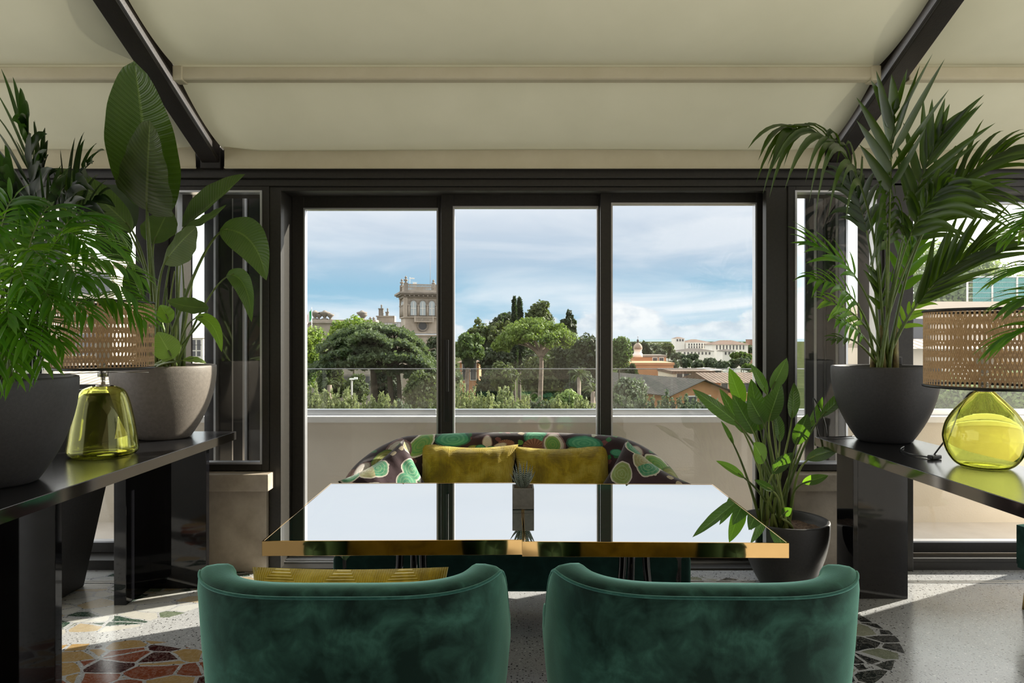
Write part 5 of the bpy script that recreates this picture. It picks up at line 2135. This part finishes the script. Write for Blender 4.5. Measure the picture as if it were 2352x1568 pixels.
# ---- shrubs along the bottom: willow-like clumps, each its own
def shrub(lab, px, py_top, wpx, d, mt, seed, name='oleander_shrub', n=5200):
    top = at(px, py_top - 10, d)
    wpx = wpx * 1.15
    bot = at(px, 1010, d)
    org = Vector((top.x, d, bot.z))
    o = thing(name, lab, 'shrub', org, group='pale shrubs below the terrace')
    rs = np.random.RandomState(seed)
    Rr = wpx / 2 * d / F
    H = top.z - bot.z
    ns = 46
    C = []
    mb = MB()
    for k in range(ns):
        a, q = rs.uniform(0, 6.283), rs.uniform(0, 1) ** .5
        bx, by = math.cos(a) * q * Rr, math.sin(a) * q * Rr * .7
        h = H * (1 - .45 * q * q) * rs.uniform(.72, 1.05)
        tx_, ty_ = bx * 1.15 + rs.uniform(-.1, .1), by * 1.1
        m_ = n // ns
        u = rs.uniform(.1, 1, m_)
        sp_ = .12 * (1.15 - u)
        C.append(np.stack([org.x + bx * .6 + (tx_ - bx * .6) * u + rs.normal(size=m_) * sp_, org.y + by * .6 + (ty_ - by * .6) * u + rs.normal(size=m_) * sp_, org.z + h * u], axis=1))
        mb.tube([(bx * .6, by * .6, 0), (tx_, ty_, h * .92)], [.012, .006], 4)
    leafcloud('foliage', M[mt], o, org, np.concatenate(C), .060 * d / 26, seed, el=2.4, up=1.2)
    mb.build('stems', M['bark_dark'], o)


sh = [(712, 892, 70, 26, 'olive'), (752, 905, 70, 27, 'olive'), (790, 898, 64, 26, 'olive'), (835, 912, 74, 27, 'olive'), (880, 905, 60, 27, 'olive'), (925, 925, 70, 27, 'grey_f'), (975, 915, 80, 29, 'mid'), (1010, 930, 60, 27, 'mid'),
      (1062, 885, 84, 27, 'olive'), (1105, 895, 84, 26, 'olive'), (1150, 893, 90, 27, 'olive'), (1195, 905, 80, 26, 'olive'), (1238, 922, 60, 27, 'grey_f'), (1290, 918, 80, 27, 'olive'), (1345, 915, 80, 27, 'olive'), (1385, 925, 60, 26, 'olive'),
      (1425, 915, 90, 24, 'grey_f'), (1480, 905, 100, 24, 'grey_f'), (1535, 908, 100, 24, 'grey_f'), (1590, 912, 100, 24, 'grey_f'), (1640, 920, 90, 24, 'grey_f'), (1690, 925, 90, 24, 'grey_f'), (1740, 920, 90, 24, 'grey_f')]
sl = ['leftmost, against the door frame', 'second from the left door frame', 'left of the light pole', 'right of the light pole', 'below the cedar trunks', 'small and grey below the cedar',
      'green, right of the cedar trunks', 'green, cut by the first mullion', 'tall, just right of the first mullion', 'below the orange house', 'tallest of the middle pane', 'left of the umbrella pine trunk',
      'small, at the umbrella pine trunk', 'below the date palms', 'near the second mullion', 'behind the second mullion', 'grey, first in the right pane', 'grey, below the tiled gable', 'grey, below the gable window',
      'grey, left of the big potted leaves', 'grey, behind the potted leaf tips', 'grey, behind the paddle leaves', 'grey, last by the right door post']
for i, (px, py, wp, d, mt) in enumerate(sh):
    shrub('feathery shrub below the terrace, ' + sl[i], px, py, wp, d, mt, 200 + i)

# garden light pole
o = thing('garden_light', 'slim pole with white lamp head standing in the shrubs', 'lamp post', at(808, 960, 32))
mb = MB()
hh = (960 - 872) * 32 / F
mb.tube([(0, 0, 0), (0, 0, hh)], .045, 8)
mb.build('pole', pm('grey_pole', (.35, .33, .3), .6), o)
mb = MB()
mb.box(-.10, .14, -.06, .06, hh, hh + .07)
mb.box(.1, .28, -.03, .03, hh + .02, hh + .12)
mb.build('lamp_head', pm('white_paint', (.8, .8, .78), .4), o, bevel=.01)

# ------------------------------------------------------------------ BUILDINGS
M['pole_grey'] = pm('painted_mast', (.30, .31, .33), .8)
M['stone'] = noisy('villa_stone', (.28, .245, .20), (.40, .35, .295), .8, .85, 0, 0)
M['stone_dark'] = noisy('villa_stone_dark', (.17, .15, .125), (.25, .22, .19), .8, .9, 0, 0)
M['winglass'] = pm('far_window_glass', (.35, .40, .42), .1)
M['orange'] = noisy('orange_render', (.42, .20, .10), (.50, .27, .14), .3, .9, 0, 0)
M['palewall'] = noisy('pale_render', (.58, .50, .40), (.66, .58, .48), .2, .9, 0, 0)
M['whitewall'] = noisy('white_render', (.70, .67, .62), (.78, .75, .70), .2, .9, 0, 0)
M['darkwin'] = pm('dark_window', (.06, .06, .065), .2)


def tile_mat(name, c1, c2, sc=3.0, axis=0):
    m, nt, out = new_mat(name)
    t = NT(nt)
    v = t.coord('Object')
    s_ = t.n('ShaderNodeSeparateXYZ')
    t.l(v, s_.inputs[0])
    wv = t.math('SINE', t.math('MULTIPLY', s_.outputs[axis], 6.283 * sc))
    f = t.noise(v, 1.5, 5)
    c = t.ramp(f, [(.3, c1), (.7, c2)])
    c = t.mix(t.math('MULTIPLY_ADD', wv, .2, .25), c, tuple(x * .45 for x in c1))
    b = t.bsdf(Base_Color=c, Roughness=.9)
    t.l(t.bump(wv, .5, .05), b.inputs['Normal'])
    t.l(b.outputs[0], out.inputs[0])
    return m


M['tiles'] = tile_mat('clay_roof_tiles', (.13, .08, .055), (.22, .14, .10), 2.2)
M['tiles_grey'] = tile_mat('weathered_roof_tiles', (.055, .047, .04), (.095, .08, .068), 2.2, 1)
M['tiles_pale'] = tile_mat('pale_roof_tiles', (.45, .36, .28), (.62, .52, .42), 3.2)


def arch_poly(w, h, n=8):
    r = w / 2
    p = [(-r, 0), (r, 0), (r, h - r)]
    p += [(r * math.cos(math.pi * k / n), h - r + r * math.sin(math.pi * k / n)) for k in range(1, n)]
    p += [(-r, h - r)]
    return p


def tower():
    d = 130.0
    k = d / F
    base = at(960, 785, d)
    org = Vector((base.x, d + 3, GROUND(d)))
    o = thing('villa_tower', 'ornate stone belvedere tower with arched windows and roof balustrade', 'tower', org, R(16))
    Z = lambda py: EYE - (py - HOR) * k - org.z
    hw = 3.25

    def slab(mb, e, p1, p0):
        mb.box(-hw - e, hw + e, -hw - e, hw + e, Z(p1), Z(p0))
    mb = MB()
    slab(mb, -.02, 727, 683)
    slab(mb, .05, 762, 727)
    slab(mb, .5, 940, 772)
    # corner pilasters, window surrounds
    for sx_ in (-1, 1):
        for sy_ in (-1, 1):
            mb.box(sx_ * hw - .35 + (-.0), sx_ * hw + .35, sy_ * hw - .35, sy_ * hw + .35, Z(727), Z(683))
    mb.build('tower_body', M['stone'], o)
    mb = MB()
    slab(mb, 1.25, 676, 671)
    slab(mb, .95, 679, 676)
    slab(mb, .45, 684, 679)
    mb.build('cornice', M['stone_dark'], o, bevel=.08)
    for i in range(9):
        mb = MB()
        x = -hw - .2 + (2 * hw + .4) * i / 8
        mb.box(x - .13, x + .13, -hw - 1.0, -hw - .35, Z(681), Z(677.5))
        mb.build('bracket', M['stone_dark'], o)
    mb = MB()
    slab(mb, .35, 730, 727)
    slab(mb, .55, 766, 762)
    slab(mb, .75, 772, 768)
    mb.build('string_course', M['stone'], o, bevel=.05)
    # arched windows on front and left face
    for f_ in range(2):
        Mx = Matrix.Identity(4) if f_ == 0 else Matrix.Rotation(R(-90), 4, 'Z')
        for i in (-1, 0, 1):
            if f_ == 1 and i == 0:
                pass
            x = i * 1.75
            m1 = MB()
            m1.prism([(x + a * 1.28, Z(725) + b_ * 1.05) for a, b_ in arch_poly(1.15, Z(690) - Z(725))], -hw - .16, -hw + .1, axis='y', M=Mx)
            p = m1.build('window', M['stone_dark'], o)
            m2 = MB()
            m2.prism([(x + a * .95, Z(724) + b_) for a, b_ in arch_poly(1.15, Z(691) - Z(724))], -hw - .20, -hw - .05, axis='y', M=Mx)
            m2.build('pane', M['winglass'], p)
            m3 = MB()
            m3.box(x - .04, x + .04, -hw - .24, -hw - .19, Z(724), Z(694), M=Mx)
            m3.box(x - .5, x + .5, -hw - .24, -hw - .19, Z(708) - .04, Z(708) + .04, M=Mx)
            m3.build('glazing_bar', M['whitewall'], p)
        for i in (-2, -1, 1, 2):
            x = i * .875 * (1 if abs(i) == 1 else 1.5)
            m1 = MB()
            m1.tube([Mx @ Vector((x, -hw - .28, Z(726))), Mx @ Vector((x, -hw - .28, Z(702)))], .16, 8)
            m1.box(x - .24, x + .24, -hw - .5, -hw - .05, Z(702), Z(700), M=Mx)
            m1.build('column', M['stone'], o)
    # balcony with balusters
    mb = MB()
    mb.box(-1.6, 1.9, -hw - 1.0, -hw, Z(740), Z(737.5))
    mb.box(-1.6, 1.9, -hw - 1.0, -hw - .8, Z(729), Z(727))
    for i in range(14):
        x = -1.5 + 3.3 * i / 13
        mb.box(x - .07, x + .07, -hw - .97, -hw - .83, Z(737.5), Z(729))
    mb.box(-1.7, -1.4, -hw - 1.05, -hw - .75, Z(740), Z(726))
    mb.box(1.7, 2.0, -hw - 1.05, -hw - .75, Z(740), Z(726))
    mb.build('balcony', M['stone'], o)
    # round window with garland
    m1 = MB()
    m1.tube([Vector((0 + .95 * math.cos(a * math.pi / 12), -hw - .15, Z(748) + .95 * math.sin(a * math.pi / 12))) for a in range(24)], .2, 6, closed=True)
    q = m1.build('round_window', M['stone_dark'], o)
    m2 = MB()
    m2.prism([(.8 * math.cos(a * math.pi / 12), Z(748) + .8 * math.sin(a * math.pi / 12)) for a in range(24)], -hw - .12, -hw - .0, axis='y')
    m2.build('pane', M['darkwin'], q)
    # roof balustrade
    mb = MB()
    e = hw - .1
    for f_ in range(4):
        Mx = Matrix.Rotation(R(90 * f_), 4, 'Z')
        mb.box(-e, e, -e - .15, -e + .15, Z(655), Z(652.5), M=Mx)
        mb.box(-e, e, -e - .15, -e + .15, Z(671), Z(666), M=Mx)
        for i in range(24):
            x = -e + 2 * e * (i + .5) / 24
            mb.box(x - .07, x + .07, -e - .07, -e + .07, Z(666), Z(655), M=Mx)
    mb.build('roof_balustrade', M['stone'], o)
    for sx_ in (-1, 1):
        for sy_ in (-1, 1):
            mb = MB()
            x, y = sx_ * e, sy_ * e
            mb.box(x - .38, x + .38, y - .38, y + .38, Z(671), Z(650.5))
            mb.lathe([(0, Z(650.5)), (.34, Z(650.5)), (.12, Z(648)), (.40, Z(645)), (.42, Z(643)), (.12, Z(641)), (.10, Z(640)), (.30, Z(638.5)), (.16, Z(636.5)), (.03, Z(634)), (0, Z(633))], 10, c=(x, y, 0))
            mb.build('finial', M['stone_dark'], o)
    # mast, aerials
    mb = MB()
    mb.tube([(2.0, 0, Z(671)), (2.0, 0, Z(556))], [.06, .02], 6)
    mb.build('mast', M['pole_grey'], o)
    mb = MB()
    mb.tube([(-1.9, .5, Z(655)), (-1.9, .5, Z(633))], .04, 6)
    mb.box(-1.9, -1.0, .45, .55, Z(637), Z(634.5))
    mb.box(-1.6, -.4, .45, .5, Z(645), Z(644.5))
    mb.box(-1.3, -.6, .3, .7, Z(653), Z(646))
    mb.build('aerial', M['whitewall'], o)


tower()


def wing():
    d = 141.0
    k = d / F
    c = at(890, 0, d)
    org = Vector((c.x, d, GROUND(d)))
    o = thing('villa_wing', 'lower stone wing with chimneys and balustrade left of the tower', 'building', org, R(6))
    Z = lambda py: EYE - (py - HOR) * k - org.z
    X = lambda px: (px - 890) * k
    mb = MB()
    mb.box(X(866), X(906), 0, 5, Z(740), Z(727))
    mb.box(X(864), X(906), -.2, 5.2, Z(727.5), Z(725))
    mb.box(X(872), X(940), -2, 5, Z(900), Z(752))
    mb.box(X(870), X(942), -2.3, 5, Z(753), Z(751))
    mb.build('wall', M['stone'], o)
    mb = MB()
    mb.box(X(872), X(938), -2.1, -1.8, Z(741.5), Z(740))
    for i in range(34):
        x = X(873) + (X(937) - X(873)) * i / 33
        mb.box(x - .06, x + .06, -2.05, -1.85, Z(751), Z(741.5))
    for px in (872, 906, 936):
        mb.box(X(px) - .2, X(px) + .2, -2.2, -1.75, Z(751), Z(740))
    mb.build('balustrade', M['stone'], o)
    for (px, w_, a, b_) in ((874.5, 5, 725, 709), (888.5, 3, 725, 717)):
        mb = MB()
        mb.box(X(px - w_), X(px + w_), .5, 1.6, Z(a), Z(b_))
        mb.box(X(px - w_ - 1), X(px + w_ + 1), .4, 1.7, Z(b_ + 1), Z(b_ - 1.5))
        mb.tube([(X(px + 1), 1, Z(b_)), (X(px + 1), 1, Z(b_ - 10))], .14, 8)
        mb.box(X(px - .8), X(px + 2.8), .8, 1.2, Z(b_ - 8), Z(b_ - 7))
        mb.build('chimney', M['stone_dark'], o)
    mb = MB()
    mb.lathe([(0, 0), (.35, 0), (.2, .3), (.3, .5), (.55, .9), (.6, 1.05), (.3, 1.1), (.1, 1.3), (0, 1.4)], 12, c=(X(934), -2, Z(741)))
    mb.build('urn', M['stone_dark'], o)


wing()


def villa_roofline():
    d = 120.0
    k = d / F
    c = at(790, 0, d)
    org = Vector((c.x, d, GROUND(d)))
    o = thing('villa', 'villa front with carved urns along its roof, half hidden by trees', 'building', org, R(3))
    Z = lambda py: EYE - (py - HOR) * k - org.z
    X = lambda px: (px - 790) * k
    mb = MB()
    mb.box(X(705), X(866), 0, 8, Z(930), Z(740))
    mb.box(X(703), X(868), -.5, 8, Z(742), Z(738.5))
    mb.box(X(716), X(862), .2, 7, Z(738.5), Z(734))
    mb.build('wall', M['stone'], o)
    for i, px in enumerate((722, 731, 744, 757, 829, 833)):
        mb = MB()
        s = .9 if i % 2 else 1.2
        mb.lathe([(0, 0), (.45 * s, 0), (.5 * s, .35 * s), (.18 * s, .45 * s), (.3 * s, .7 * s), (.75 * s, 1.1 * s), (.8 * s, 1.3 * s), (.35 * s, 1.4 * s), (.2 * s, 1.55 * s), (0, 1.6 * s)], 12, c=(X(px), .8, Z(737)))
        mb.build('urn', M['stone_dark'], o)
    for px, top in ((825, 715), (846, 727), (854, 727)):
        mb = MB()
        mb.tube([(X(px), 2, Z(738)), (X(px), 2, Z(top))], .16, 8)
        mb.box(X(px) - .3, X(px) + .3, 1.7, 2.3, Z(top + 4), Z(top + 3))
        mb.build('flue', M['stone_dark'], o)
    for i in range(5):
        m1 = MB()
        x = X(775 + i * 22)
        m1.box(x - .9, x + .9, -.15, .1, Z(905), Z(860))
        p = m1.build('window', M['stone_dark'], o)
        m2 = MB()
        m2.box(x - .6, x + .6, -.22, -.14, Z(903), Z(864))
        m2.build('pane', M['darkwin'], p)
    # flag on its pole
    fo = thing('flag', 'small red white and green flag on a pole left of the villa', 'flag', at(716, 760, 100))
    mb = MB()
    kk = 100 / F
    mb.tube([(0, 0, -6), (0, 0, 55 * kk)], .05, 6)
    mb.build('flagpole', M['alu'], fo)
    mb = MB()
    for i, cc in enumerate(range(3)):
        def ff(u, v, i=i):
            x = -(.05 + (i + u) * .28)
            z = 52 * kk - v * 1.5 - (i + u) * .45 - .12 * math.sin((i + u) * 3)
            return Vector((x, .08 * math.sin((i + u) * 4 + v * 2), z))
        mb.grid(ff, 4, 8, mi=i)
    mb.build('cloth', [pm('flag_green', (.03, .28, .10), .8), pm('flag_white', (.75, .75, .75), .8), pm('flag_red', (.55, .04, .05), .8)], fo)


villa_roofline()


def house(name, lab, x0, x1, ye, yr, d, wall, roof, dep=8, rz=0, hip=True, wins=None, base=None, gable_front=False, cat='building', winsize=(1.0, 1.6), group=None, over=.5):
    """box house: px x-range of the front, eave and ridge rows at distance d"""
    k = d / F
    c = at((x0 + x1) / 2, 0, d)
    gz = GROUND(d) - 2 if base is None else base
    org = Vector((c.x, d, gz))
    o = thing(name, lab, cat, org, rz, group=group)
    hw = (x1 - x0) / 2 * k
    Z = lambda py: EYE - (py - HOR) * k - org.z
    ze, zr = Z(ye), Z(yr)
    mb = MB()
    mb.box(-hw, hw, 0, dep, 0, ze)
    if gable_front:
        mb.prism([(-hw, ze), (hw, ze), (0, zr)], 0, dep, axis='y')
    mb.build('wall', wall, o)
    mb = MB()
    e = over
    if gable_front:
        th = .15 * k * 10
        for s_ in (-1, 1):
            sl_ = (zr - ze) / hw
            vs = [(0, -e, zr), (0, dep + e, zr), (s_ * (hw + e), dep + e, ze - sl_ * e), (s_ * (hw + e), -e, ze - sl_ * e)]
            vs += [(x, y, z + th) for x, y, z in vs]
            mb.add(vs, [(0, 1, 2, 3), (7, 6, 5, 4), (0, 3, 7, 4), (1, 0, 4, 5), (2, 1, 5, 6), (3, 2, 6, 7)], flat=True)
    elif yr < ye - .01:
        r = min(hw * .8, dep * .45) if hip else 0
        vs = [(-hw - e, -e, ze), (hw + e, -e, ze), (hw + e, dep + e, ze), (-hw - e, dep + e, ze), (-hw - (e if not hip else 0) + r, dep / 2, zr), (hw + (e if not hip else 0) - r, dep / 2, zr)]
        mb.add(vs, [(0, 1, 5, 4), (2, 3, 4, 5), (1, 2, 5), (3, 0, 4), (3, 2, 1, 0)], flat=True)
    else:
        mb.box(-hw - .15, hw + .15, -.15, dep + .15, ze, ze + .4)
    mb.build('roof', roof, o)
    if wins:
        for row in wins:
            n, py = row[0], row[1]
            a, b_ = (row[2], row[3]) if len(row) > 2 else (.08, .92)
            for i in range(n):
                x = -hw + 2 * hw * (a + (b_ - a) * (i + .5) / n)
                z = Z(py)
                m1 = MB()
                m1.box(x - winsize[0] / 2 - .12 * winsize[0], x + winsize[0] / 2 + .12 * winsize[0], -.12, .05, z - winsize[1] / 2 - .1, z + winsize[1] / 2 + .1)
                p = m1.build('window', M['whitewall'], o)
                m2 = MB()
                m2.box(x - winsize[0] / 2, x + winsize[0] / 2, -.16, -.1, z - winsize[1] / 2, z + winsize[1] / 2)
                m2.build('pane', M['darkwin'], p)
    return o


# right pane: palace and town
house('palace', 'long pale palace with brown roof on the far hill', 1575, 1632, 786, 779, 420, M['whitewall'], M['tiles'], 20, hip=True, wins=[(8, 791), (8, 797)], winsize=(.7, 1.3), over=.1)
house('palace', 'right wing of the far palace, white with hipped roof', 1636, 1718, 791, 781, 400, M['whitewall'], M['tiles'], 16, hip=True, wins=[(9, 795), (9, 800)], winsize=(.7, 1.3), over=1)
house('palace', 'raised square block on the left end of the far palace', 1551, 1573, 777, 773.5, 421, M['whitewall'], M['tiles'], 10, wins=[(3, 781)], winsize=(1.0, 1.4), over=.1)
house('terrace_house', 'low white terrace house beneath the far palace, left part', 1510, 1565, 812, 806, 360, M['whitewall'], M['tiles_grey'], 12, wins=[(6, 816)], winsize=(.9, 1.4))
house('terrace_house', 'low white terrace house beneath the far palace, middle part', 1562, 1640, 806, 800, 370, M['whitewall'], M['tiles_grey'], 14, wins=[(8, 811)], winsize=(.9, 1.4))
house('terrace_house', 'white garden house among trees under palace right wing', 1660, 1690, 806, 802, 340, M['whitewall'], M['tiles_grey'], 10, wins=[(3, 811)], winsize=(.9, 1.4))
o = house('brick_tower', 'reddish brick ruin tower at right edge of the view', 1722, 1742, 780, 780, 700, noisy('old_brick', (.30, .16, .12), (.40, .24, .18), .1, .9, 0, 0), M['stone_dark'], 12)
mb = MB()
mb.box(1, 5, 2, 6, EYE - (780 - HOR) * 700 / F - o.location.z, EYE - (776 - HOR) * 700 / F - o.location.z)
mb.build('turret', M['stone_dark'], o)
# far white specks of town under the horizon
rnd = random.Random(8)
proto = None
for i in range(44):
    px = 1412 + i * 5.2 if i < 30 else 1568 + (i - 30) * 12.5
    py = rnd.uniform(785.5, 795) if i < 30 else rnd.uniform(785, 788)
    d = 61.0 * F / (py - HOR) * rnd.uniform(.55, .9)
    d = min(max(d, 1500), 5200)
    w_ = rnd.uniform(2.5, 4.3) * d / F
    if proto is None:
        mb = MB()
        mb.box(-.5, .5, 0, 1, 0, .5)
        mb.prism([(-.55, .5), (.55, .5), (0, .66)], -.05, 1.05, axis='y')
        proto = mb.build('distant_house', M['whitewall'])
        h_ = proto
    else:
        h_ = proto.copy()
        COL.objects.link(h_)
    z = EYE - (py + 1.0 - HOR) * d / F
    h_.location = ((px - 1176) * d / F, d, z)
    h_.scale = (w_, w_, w_ * rnd.uniform(.5, .9))
    tag(h_, 'tiny pale house of the distant town under the horizon', 'house', 'distant town houses')

# distant wooded belts so that houses stand in something
for i, (a, b_, c, e, d) in enumerate([(1400, 1470, 786, 800, 1100), (1460, 1530, 790, 806, 800), (1420, 1500, 796, 812, 600), (1700, 1760, 792, 812, 480), (1560, 1700, 796, 812, 470)]):
    tree('tree_belt', ['hazy wood line on the horizon at the left of right pane', 'hazy wood line behind the domed church', 'dark wood line left of the domed church', 'wood line at the foot of the brick tower', 'wood line behind the white terrace houses'][i],
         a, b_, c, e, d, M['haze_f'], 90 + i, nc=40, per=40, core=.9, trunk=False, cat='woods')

# orange church block with dome
ch_ = house('church_house', 'orange church block with parapet left of the tiled houses', 1452, 1547, 838, 838, 120, M['orange'], M['orange'], 10, wins=None)
house('church_house', 'upper orange storey with two white dormer arches', 1456, 1530, 820, 820, 132, M['orange'], M['stone_dark'], 6, wins=[(2, 831, .55, .95)], winsize=(.8, 1.6))
d = 126.0
k = d / F
dm = thing('church_dome', 'small tiled dome with lantern and cross above the orange block', 'dome', at(1465, 820, d))
mb = MB()
mb.lathe([(0, 0), (11 * k, 0), (11 * k, 8 * k), (9 * k, 9 * k), (9 * k, 17 * k), (10.5 * k, 18 * k), (0, 18 * k)], 16)
mb.build('drum', M['whitewall'], dm)
mb = MB()
mb.lathe([(10 * k, 18 * k), (10.5 * k, 21 * k), (9.5 * k, 26 * k), (6.5 * k, 30 * k), (3 * k, 32.5 * k), (2.5 * k, 33 * k)], 16)
mb.build('cupola', noisy('dome_tiles', (.16, .10, .07), (.4, .33, .26), .9, .8, 0, 0), dm)
mb = MB()
mb.lathe([(2.6 * k, 33 * k), (2.4 * k, 38 * k), (3.2 * k, 38.5 * k), (1.5 * k, 41 * k), (.3 * k, 42 * k)], 12)
mb.tube([(0, 0, 41 * k), (0, 0, 49 * k)], .3 * k, 6)
mb.box(-1.6 * k, 1.6 * k, -.2 * k, .2 * k, 46 * k, 46.6 * k)
mb.build('lantern', M['darkwin'], dm)
# gabled houses
house('gabled_house', 'brown gabled house with clay roof behind the shrubs, near the potted leaves', 1528, 1690, 900, 872, 62, M['orange'], M['tiles_grey'], 15, R(24), gable_front=True, wins=[(2, 925, .2, .7)], winsize=(1.0, 1.2), over=.7)
house('low_house', 'low house with long clay tiled roof behind the gabled house', 1640, 1760, 878, 860, 78, M['orange'], M['tiles'], 10, R(4), hip=False, wins=[(4, 890)], winsize=(.7, 1.0))
house('low_house', 'flat roofed pale house beside the church block', 1545, 1640, 858, 858, 100, M['palewall'], M['tiles'], 10, wins=[(5, 866)], winsize=(.8, 1.0))
house('low_house', 'small orange penthouse on the flat roofs', 1578, 1612, 853, 850, 108, M['orange'], M['palewall'], 6, wins=[(3, 856)], winsize=(.6, .7))
house('low_house', 'pale flat roofed block left of the right door post', 1616, 1660, 850, 846, 128, M['palewall'], M['palewall'], 8, wins=[(4, 856)], winsize=(.7, .9))
house('orange_house', 'orange house glimpsed between pines in the middle pane', 1056, 1100, 832, 828, 104, M['orange'], M['tiles'], 8, wins=[(2, 862), (2, 842)], winsize=(.8, 1.3))

# right bay: cream outbuilding with railing
M['cream'] = noisy('cream_outbuilding', (.62, .53, .42), (.70, .61, .50), .5, .85, 0, 0)
house('outbuilding', 'cream flat roofed outbuilding behind the rattan lamp', 2040, 2420, 716, 716, 27, M['cream'], M['cream'], 5, wins=[(2, 770, .02, .22)], winsize=(.9, 1.3), base=-9)
house('outbuilding', 'lower cream annex with tiled lean-to roof below the outbuilding', 2050, 2500, 800, 778, 24, M['cream'], M['tiles_pale'], 2.2, wins=None, base=-9, hip=False)
rl = thing('roof_railing', 'steel wire railing with teal mesh on the outbuilding roof', 'railing', at(2222, 716, 27.5))
k = 27.5 / F
mb = MB()
for j in range(7):
    z = (8 + j * 12) * k
    mb.tube([(0, 0, z), (260 * k, 0, z + 12 * k * 0)], .008 if j < 6 else .03, 6)
mb.build('rail', M['alu'], rl)
for px in (0, 57, 114, 171, 228):
    mb = MB()
    mb.tube([(px * k, 0, 0), (px * k, 0, 82 * k)], .035, 8)
    mb.build('post', M['whitewall'], rl)
mb = MB()
m, nt, out = new_mat('teal_mesh')
t = NT(nt)
v = t.coord('Object', scale=(14, 1, 14))
s_ = t.n('ShaderNodeSeparateXYZ')
t.l(v, s_.inputs[0])
a = t.math('SINE', t.math('MULTIPLY', t.math('ADD', s_.outputs[0], s_.outputs[2]), 3.14))
b2 = t.math('SINE', t.math('MULTIPLY', t.math('SUBTRACT', s_.outputs[0], s_.outputs[2]), 3.14))
hl = t.math('LESS_THAN', t.math('ABSOLUTE', t.math('MULTIPLY', a, b2)), .45)
bb = t.bsdf(Base_Color=(.10, .34, .33), Roughness=.6)
tr = t.n('ShaderNodeBsdfTransparent')
mx = t.n('ShaderNodeMixShader')
t.l(t.math('MULTIPLY_ADD', hl, .45, .5), mx.inputs[0])
t.l(tr.outputs[0], mx.inputs[1])
t.l(bb.outputs[0], mx.inputs[2])
t.l(mx.outputs[0], out.inputs[0])
mb.box(14 * k, 260 * k, .03, .04, 2 * k, 80 * k)
mb.build('mesh_panel', m, rl)

# left bay: roofs behind the plants
house('roof_house', 'pale house with light tiled roof seen behind the left lamp', 60, 300, 885, 838, 24, M['palewall'], M['tiles_pale'], 9, wins=None, base=-9, hip=False)
house('roof_house', 'cream town house with tiled roof above the left palm', 150, 262, 610, 580, 60, M['cream'], M['tiles_pale'], 12, wins=[(4, 650), (4, 720), (4, 790)], winsize=(1.0, 1.8))
house('apartment_block', 'white apartment block seen past the sunlit grey pot', 425, 466, 776, 772, 190, M['whitewall'], M['palewall'], 10, wins=[(3, 786), (3, 798), (3, 812)], winsize=(1.0, 1.4))
dm2 = thing('church_dome', 'grey dome seen between palm leaves on the left', 'dome', (at(98, 520, 140).x, 140, GROUND(140)))
zd = at(98, 520, 140).z - GROUND(140)
mb = MB()
k = 140 / F
mb.lathe([(20 * k, 0), (20 * k, zd), (18 * k, zd + 12 * k), (10 * k, zd + 24 * k), (2 * k, zd + 30 * k), (0, zd + 36 * k)], 20)
mb.build('cupola', M['stone_dark'], dm2)
